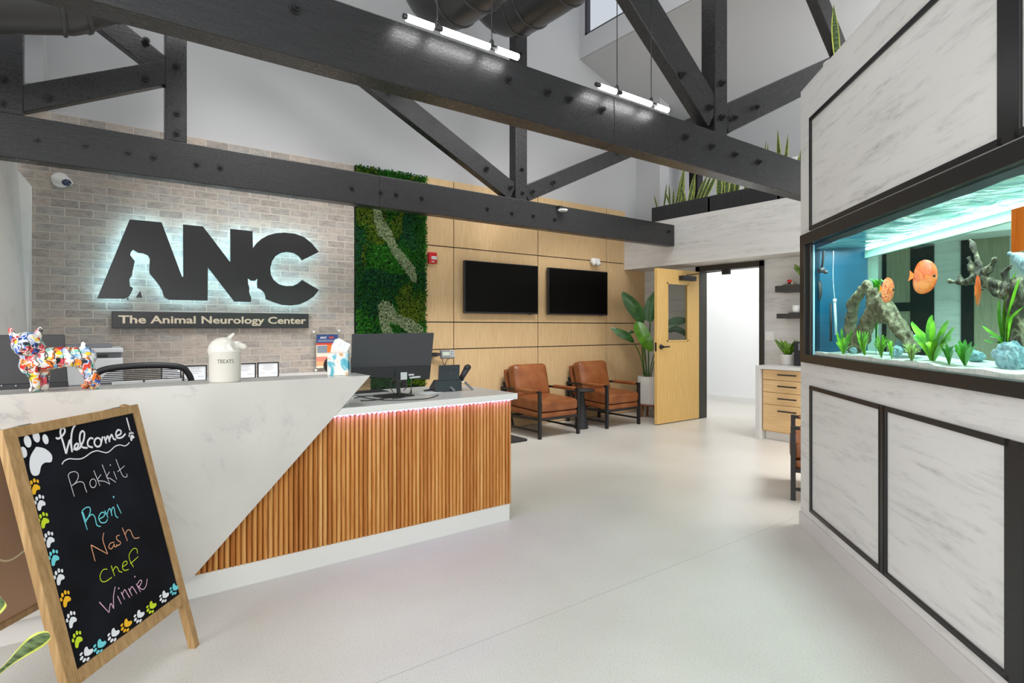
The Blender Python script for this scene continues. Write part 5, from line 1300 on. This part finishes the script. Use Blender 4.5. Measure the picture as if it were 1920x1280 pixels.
# sand
b = MB(); ns, nn_ = 140, 14
def sandz(s, n_): return 1.175 + .012 * noise.noise(Vector((s * 4, n_ * 5, 2))) + .006 * noise.noise(Vector((s * 14, n_ * 14, 5))) - n_ * .02
for i in range(ns + 1):
    for j in range(nn_ + 1):
        s = S0 + .002 + (S1 - S0 - .004) * i / ns; n_ = TD + .002 + (-.018 - TD) * j / nn_
        b.v.append(AW(s, n_, sandz(s, n_)))
for i in range(ns):
    for j in range(nn_):
        a = i * (nn_ + 1) + j; b.f.append([a, a + 1, a + nn_ + 2, a + nn_ + 1]); b.mi.append(0); b.sm.append(True)
for i in range(ns):
    a = i * (nn_ + 1) + nn_; c = a + nn_ + 1; k_ = len(b.v); b.v += [b.v[a] - Vector((0, 0, 0)), b.v[c].copy(), Vector((b.v[c].x, b.v[c].y, 1.145)), Vector((b.v[a].x, b.v[a].y, 1.145))]
    b.f.append([k_, k_ + 1, k_ + 2, k_ + 3]); b.mi.append(0); b.sm.append(False)
o = b.build('sand', sand_m, aq); o['kind'] = 'stuff'

def T(px, py, n=-.17): return WP(px, py, n)
def rk(px, n=-.17): return (T(px, 600, n) - CAMP).dot(Vector((.6, .8, 0))) / FOC       # metres per pixel there
# arched driftwood
dw = [(T(1600, 648), T(1594, 610), .042, .030), (T(1594, 610), T(1600, 568), .030, .034), (T(1600, 568), T(1624, 532), .034, .020), (T(1626, 528), T(1634, 545), .012, .018), (T(1634, 545), T(1633, 590), .024, .028), (T(1636, 585), T(1616, 635), .042, .044), (T(1612, 635), T(1604, 655), .034, .036),
      (T(1633, 572), T(1662, 552), .02, .026), (T(1645, 545), T(1668, 590), .022, .03), (T(1640, 595), T(1672, 598), .03, .022), (T(1655, 560), T(1672, 592), .036, .040), (T(1668, 590), T(1690, 618), .040, .036), (T(1690, 618), T(1712, 650), .036, .026), (T(1676, 574), T(1690, 600), .004, .012), (T(1690, 600), T(1722, 655), .012, .012), (T(1597, 640), T(1625, 610), .036, .036), (T(1640, 575), T(1655, 575), .036, .036), (T(1640, 600), T(1660, 585), .03, .034), (T(1594, 600), T(1594, 648), .03, .038), (T(1700, 632), T(1715, 655), .026, .02)]
tag(blob('driftwood_arch', dw, drift, None, .006, 3, .010, 26, 3), 'large arched grey-brown driftwood at the left of the tank', 'driftwood')
dw2 = [(T(1780, 527), T(1808, 530), .008, .014), (T(1808, 530), T(1840, 520), .014, .02), (T(1840, 520), T(1832, 485), .018, .012), (T(1832, 485), T(1822, 455), .012, .009), (T(1822, 455), T(1820, 450), .009, .007), (T(1818, 485), T(1825, 512), .009, .012), (T(1798, 512), T(1802, 526), .004, .008), (T(1840, 518), T(1858, 500), .018, .014), (T(1858, 500), T(1866, 485), .012, .010), (T(1845, 522), T(1862, 545), .02, .016), (T(1862, 545), T(1885, 552), .016, .02), (T(1850, 525), T(1890, 540), .014, .016), (T(1885, 530), T(1884, 510), .010, .010), (T(1884, 510), T(1896, 497), .008, .003), (T(1890, 545), T(1920, 560), .02, .05), (T(1918, 540), T(1916, 620), .05, .045), (T(1915, 610), T(1922, 660), .04, .05)]
tag(blob('driftwood_branch', dw2, drift_dark, None, .0055, 3, .009, 34, 8), 'dark twisted driftwood branch in the right half of the tank', 'driftwood')
tag(blob('stone', [(T(1893, 475, -.10), T(1905, 478, -.10), .008, .014), (T(1905, 478, -.10), T(1935, 500, -.10), .016, .035)], rock_m, None, .005, 3, .004, 40, 1), 'grey pointed stone poking in under the orange block', 'stone')
# orange wood block at the tank's right
b = MB(); q = T(1926, 458, -.06); AB(b, 0, .16, -.02, .05, 0, .145)
off = q - AR @ Vector((0, 0, 0)); off.z = T(1908, 476, -.06).z
for i, v in enumerate(b.v): b.v[i] = v + Vector((off.x, off.y, off.z))
tag(b.build('wooden_block', mk_wood('orange_wood', '#a8500c', '#cc6a14', '#dc8024', 'z', 1.5), bevel=.003), 'bright orange wooden block hanging at the right of the tank', 'block')
def rock(label, px, py, rpx, n, fl=.75, seed=1):
    c = T(px, py, n); r = rpx * rk(px, n)
    m = MB(); m.smooth = False
    bm = bmesh.new(); bmesh.ops.create_icosphere(bm, subdivisions=4, radius=1)
    vs = []
    for v in bm.verts:
        d = v.co.normalized(); q_ = d * 1.7 + Vector((seed * 3.1, seed, 0))
        k_ = 1 + .28 * noise.noise(q_) + .18 * abs(noise.noise(q_ * 2.6)) - .16 * abs(noise.noise(q_ * 5)) + .05 * noise.noise(q_ * 11)
        p = Vector((d.x, d.y * .6, d.z * fl)) * r * k_
        vs.append(c + Matrix.Rotation(PI / 4, 3, 'Z') @ p)
    m.add(vs, [[v.index for v in f.verts] for f in bm.faces]); bm.free()
    return tag(m.build('rock', rock_m), label, 'rock', 'blue-grey rocks on the sand')
rock('large blue-grey rock at the right end of the sand', 1897, 668, 36, -.12, .75, 1)
rock('blue-grey rock with a point under the foot of the driftwood arch', 1692, 645, 15, -.18, .8, 2)
rock('pale rock resting low on the sand in front of the driftwood foot', 1680, 659, 15, -.12, .7, 3)
rock('pale blue rock beneath the right foot of the driftwood arch', 1718, 642, 19, -.20, .7, 4)
rock('small dark rock beside the green rosette plant near the large rock', 1830, 668, 18, -.22, .6, 5)
rock('tiny blue rock next to the leafy plant by the left tank end', 1600, 658, 10, -.12, .7, 6)

def aq_plant(label, px, n, leaves, mat, group='live plants in the tank'):
    b0 = T(px, 660, n); b0.z = sandz(.5, n) - .01
    sd = (AQE - b0); 
    t = thing('water_plant', label, 'aquatic plant', b0, group)
    for pts, w in leaves:
        pp = [b0] + [T(x, y, n + dn_) for x, y, dn_ in pts]; pp = catmull(pp, 5); k_ = len(pp) - 1
        ws = [w * (.12 + .88 * max(0, math.sin(PI * max(0, (i / k_ - .15) / .85) ** 1.1)) ** .8) for i in range(k_ + 1)]; ws[-1] = w * .05
        m = MB(); m.leaf(pp, ws, (R2, -R2 * .2, .1), .12); m.build('leaf', mat, t)
def tuft(px, top, n, spread, cnt, seed, wpx=3.4):
    rnd = random.Random(seed); out = []
    for i in range(cnt):
        x = px + rnd.uniform(-1, 1) * spread * 1.35; y = top - 14 + rnd.uniform(0, 20)
        out.append(([(px + (x - px) * .5, (y + 660) / 2, rnd.uniform(-.02, .02)), (x, y, rnd.uniform(-.045, .03))], wpx * .8 * rk(px)))
    return out
aq_plant('bushy bright green plant at the left end of the sand', 1581, -.07, [([(1574, 640, 0), (1570, 622, 0)], .022), ([(1580, 635, .01), (1578, 615, .02)], .022), ([(1588, 640, 0), (1590, 625, 0)], .022), ([(1592, 640, -.02), (1598, 617, -.02)], .026), ([(1575, 650, .01), (1568, 640, .02)], .02), ([(1590, 652, .01), (1601, 646, .02)], .02), ([(1584, 645, .02), (1583, 632, .03)], .024), ([(1578, 648, -.01), (1574, 632, -.02)], .022), ([(1586, 650, .02), (1594, 640, .03)], .022)], aq_green)
aq_plant('narrow tuft of fine green grass between the arch legs', 1623, -.06, tuft(1618, 632, -.06, 9, 34, 2), aq_green)
aq_plant('round tuft of bright green grass under the arch', 1653, -.06, tuft(1652, 640, -.06, 11, 34, 3), aq_green)
aq_plant('thin green grass sprig right beside the round tuft', 1673, -.05, tuft(1670, 648, -.05, 5, 12, 4), aq_green)
aq_plant('pale feathery moss ball on the sand near the arch foot', 1710, -.04, tuft(1709, 655, -.04, 13, 60, 5, 3), aq_pale)
aq_plant('tall broad-leaved green plant in the middle of the tank', 1748, -.10, [([(1735, 640, 0), (1710, 602, 0)], .05), ([(1745, 630, 0), (1748, 590, -.01)], .055), ([(1752, 635, .01), (1750, 600, .02)], .05), ([(1765, 635, 0), (1778, 600, 0)], .06), ([(1770, 645, .01), (1790, 612, .02)], .045), ([(1768, 652, .02), (1792, 634, .03)], .06), ([(1735, 648, .02), (1716, 628, .03)], .05), ([(1758, 645, .02), (1762, 630, .04)], .06), ([(1740, 640, -.02), (1722, 615, -.02)], .05), ([(1752, 650, .03), (1742, 640, .04)], .06), ([(1778, 640, -.02), (1780, 625, -.02)], .05)], aq_green)
aq_plant('dark green rosette plant right of the tall broad-leaved plant', 1810, -.10, [([(1800, 660, 0), (1793, 645, 0)], .03), ([(1806, 655, 0), (1800, 638, 0)], .03), ([(1812, 655, 0), (1810, 636, 0)], .03), ([(1818, 655, 0), (1822, 640, 0)], .03), ([(1822, 660, 0), (1834, 642, 0)], .03), ([(1802, 665, .02), (1796, 655, .02)], .03), ([(1816, 662, .02), (1820, 650, .03)], .03), ([(1808, 660, .02), (1806, 648, .03)], .03)], aq_dark)
aq_plant('small dark green plant just left of the rosette', 1780, -.08, [([(1774, 660, 0), (1768, 652, 0)], .026), ([(1778, 658, 0), (1776, 645, 0)], .026), ([(1784, 658, 0), (1788, 648, 0)], .026), ([(1786, 662, .01), (1794, 656, .02)], .024), ([(1780, 660, .02), (1781, 650, .03)], .024)], aq_dark)
aq_plant('tall ribbon-leaved green plant behind the large rock', 1885, -.14, [([(1884, 620, 0), (1890, 560, 0), (1905, 510, 0)], .035), ([(1890, 620, .01), (1900, 570, .01), (1912, 520, .02)], .035), ([(1880, 630, 0), (1876, 590, 0), (1874, 562, 0)], .03), ([(1878, 640, 0), (1868, 628, 0), (1842, 610, 0)], .03), ([(1878, 645, .01), (1862, 640, .01), (1845, 636, .02)], .03), ([(1880, 640, .02), (1868, 630, .02), (1856, 630, .03)], .035), ([(1895, 610, .02), (1905, 590, .02), (1920, 575, .03)], .035), ([(1892, 600, -.02), (1905, 555, -.02), (1920, 535, -.02)], .03)], aq_green)
aq_plant('little green tuft perched on top of the driftwood arch', 1642, -.17, [([(1640 + i * 1.2, 540, 0), (1631 + i * 3.2, 522 + (i % 3) * 3, .01)], .014) for i in range(9)], aq_dark)
# fish
def fish(label, px, py, wpx, hpx, n, ang, tilt, mat, thick=.16):
    c = T(px, py, n); k_ = rk(px, n); t = thing('discus_fish', label, 'fish', c, 'orange discus fish')
    fwd_ = Vector((c.x, c.y, 0)).normalized(); rgt_ = Vector((fwd_.y, -fwd_.x, 0)); X_ = (rgt_ * math.cos(ang) + fwd_ * math.sin(ang)); Z_ = Vector((0, 0, 1)); Yn = X_.cross(Z_).normalized()
    X2 = X_ * math.cos(tilt) + Z_ * math.sin(tilt); Z2 = -X_ * math.sin(tilt) + Z_ * math.cos(tilt)
    a, h = wpx * k_ / 2, hpx * k_ / 2
    def prof(th):   # outline with pointed snout and swept fins
        r_ = 1 - .10 * math.cos(th) ** 2 + .10 * max(0, math.cos(th - 2.2)) ** 6 + .10 * max(0, math.cos(th + 2.2)) ** 6
        return r_
    m = MB(); seg, rg = 40, 10
    for sg in (-1, 1):
        rings = []
        for i in range(rg + 1):
            rho = i / rg; y_ = sg * a * thick * math.sqrt(max(0, 1 - rho ** 2)) * (1 if rho < .75 else .9)
            rings.append([c + X2 * (a * rho * prof(th) * math.cos(th)) + Z2 * (h * rho * prof(th) * math.sin(th)) + Yn * y_ for th in (2 * PI * j / seg for j in range(seg))])
        m.smooth = True; m.rings(rings, False)
    m.build('body', mat, t)
    m = MB(); m.prism([c + X2 * (-a * .88) + Z2 * (h * .12), c + X2 * (-a * 1.25) + Z2 * (h * .34), c + X2 * (-a * 1.18), c + X2 * (-a * 1.25) - Z2 * (h * .34), c + X2 * (-a * .88) - Z2 * (h * .12)], Yn * .002); m.build('tail_fin', fish_fin, t)
    m = MB(); m.prism([c + X2 * (a * .25) + Yn * a * .17, c + X2 * (-a * .05) + Z2 * (h * .1) + Yn * a * .2, c + X2 * (-a * .05) - Z2 * (h * .16) + Yn * a * .2], Yn * .0015); m.build('side_fin', fish_fin, t)
    for sg in (-1, 1):
        m = MB(); m.ell(c + X2 * (a * .62) + Z2 * (h * .1) + Yn * sg * a * thick * .72, .006, .006, .006, seg=10, rg=6); m.build('eye', ink, t)
fish('large pale-orange fish swimming alone in the tank middle', 1735, 519, 42, 62, -.10, .2, -.12, fish_a)
fish('orange spotted fish just right of the driftwood arch', 1665, 544, 30, 46, -.10, .75, -.12, fish_b)
fish('thin orange fish seen head-on before the dark branch', 1834, 545, 38, 56, -.06, 1.35, 0, fish_a)
# tank equipment
hp_ = thing('tank_pump', 'dark pump with hanging hoses at the blue tank end', 'pump', T(1541, 505, -.035))
b = MB(); b.tube(catmull([T(1544, 470, -.035), T(1543, 488, -.035), T(1541, 500, -.035)]), .007, 8); b.tube(catmull([T(1536, 470, -.045), T(1536, 510, -.045), T(1534, 530, -.045)]), .004, 8); b.build('hose', black_plastic, hp_)
b = MB(); b.lathe(T(1540, 506, -.035), [(.014, -.02), (.018, -.01), (.018, .012), (.012, .02)], 16, (.7, -.3, .2)); b.ell(T(1548, 510, -.03), .014, .014, .012); b.build('pump_body', grey_plastic, hp_)
b = MB(); b.leaf(catmull([T(1536, 520, -.045), T(1538, 545, -.045), T(1537, 566, -.045)], 5), [.004, .012, .02, .022, .022, .022, .02, .016, .012, .006, .001], (R2, -R2, 0)); b.leaf(catmull([T(1533, 522, -.05), T(1530, 540, -.05), T(1528, 556, -.05)], 5), [.004, .010, .015, .018, .018, .016, .014, .010, .008, .005, .001], (R2, -R2, 0)); b.build('flap', black_plastic, hp_)
ht = thing('tank_thermometer', 'clear glass thermometer tube hanging by the blue tank end', 'thermometer', T(1566, 590, -.09))
b = MB(); b.tube([T(1565, 566, -.09), T(1568, 628, -.09)], .008, 12); b.build('glass_tube', plain('pale_glass_tube', '#bcd5dc', .15), ht)
b = MB(); b.tube([T(1565, 560, -.09), T(1565, 567, -.09)], .010, 12); b.build('cap', white_plastic, ht)
b = MB(); b.tube(catmull([T(1565, 560, -.09), T(1562, 520, -.09), T(1563, 470, -.09)]), .0016, 6); b.build('cord', light_grey, ht)
b = MB(); b.tube([T(1558, 568, -.07), T(1558, 640, -.07)], .007, 12); b.build('heater_rod', black_plastic, ht)
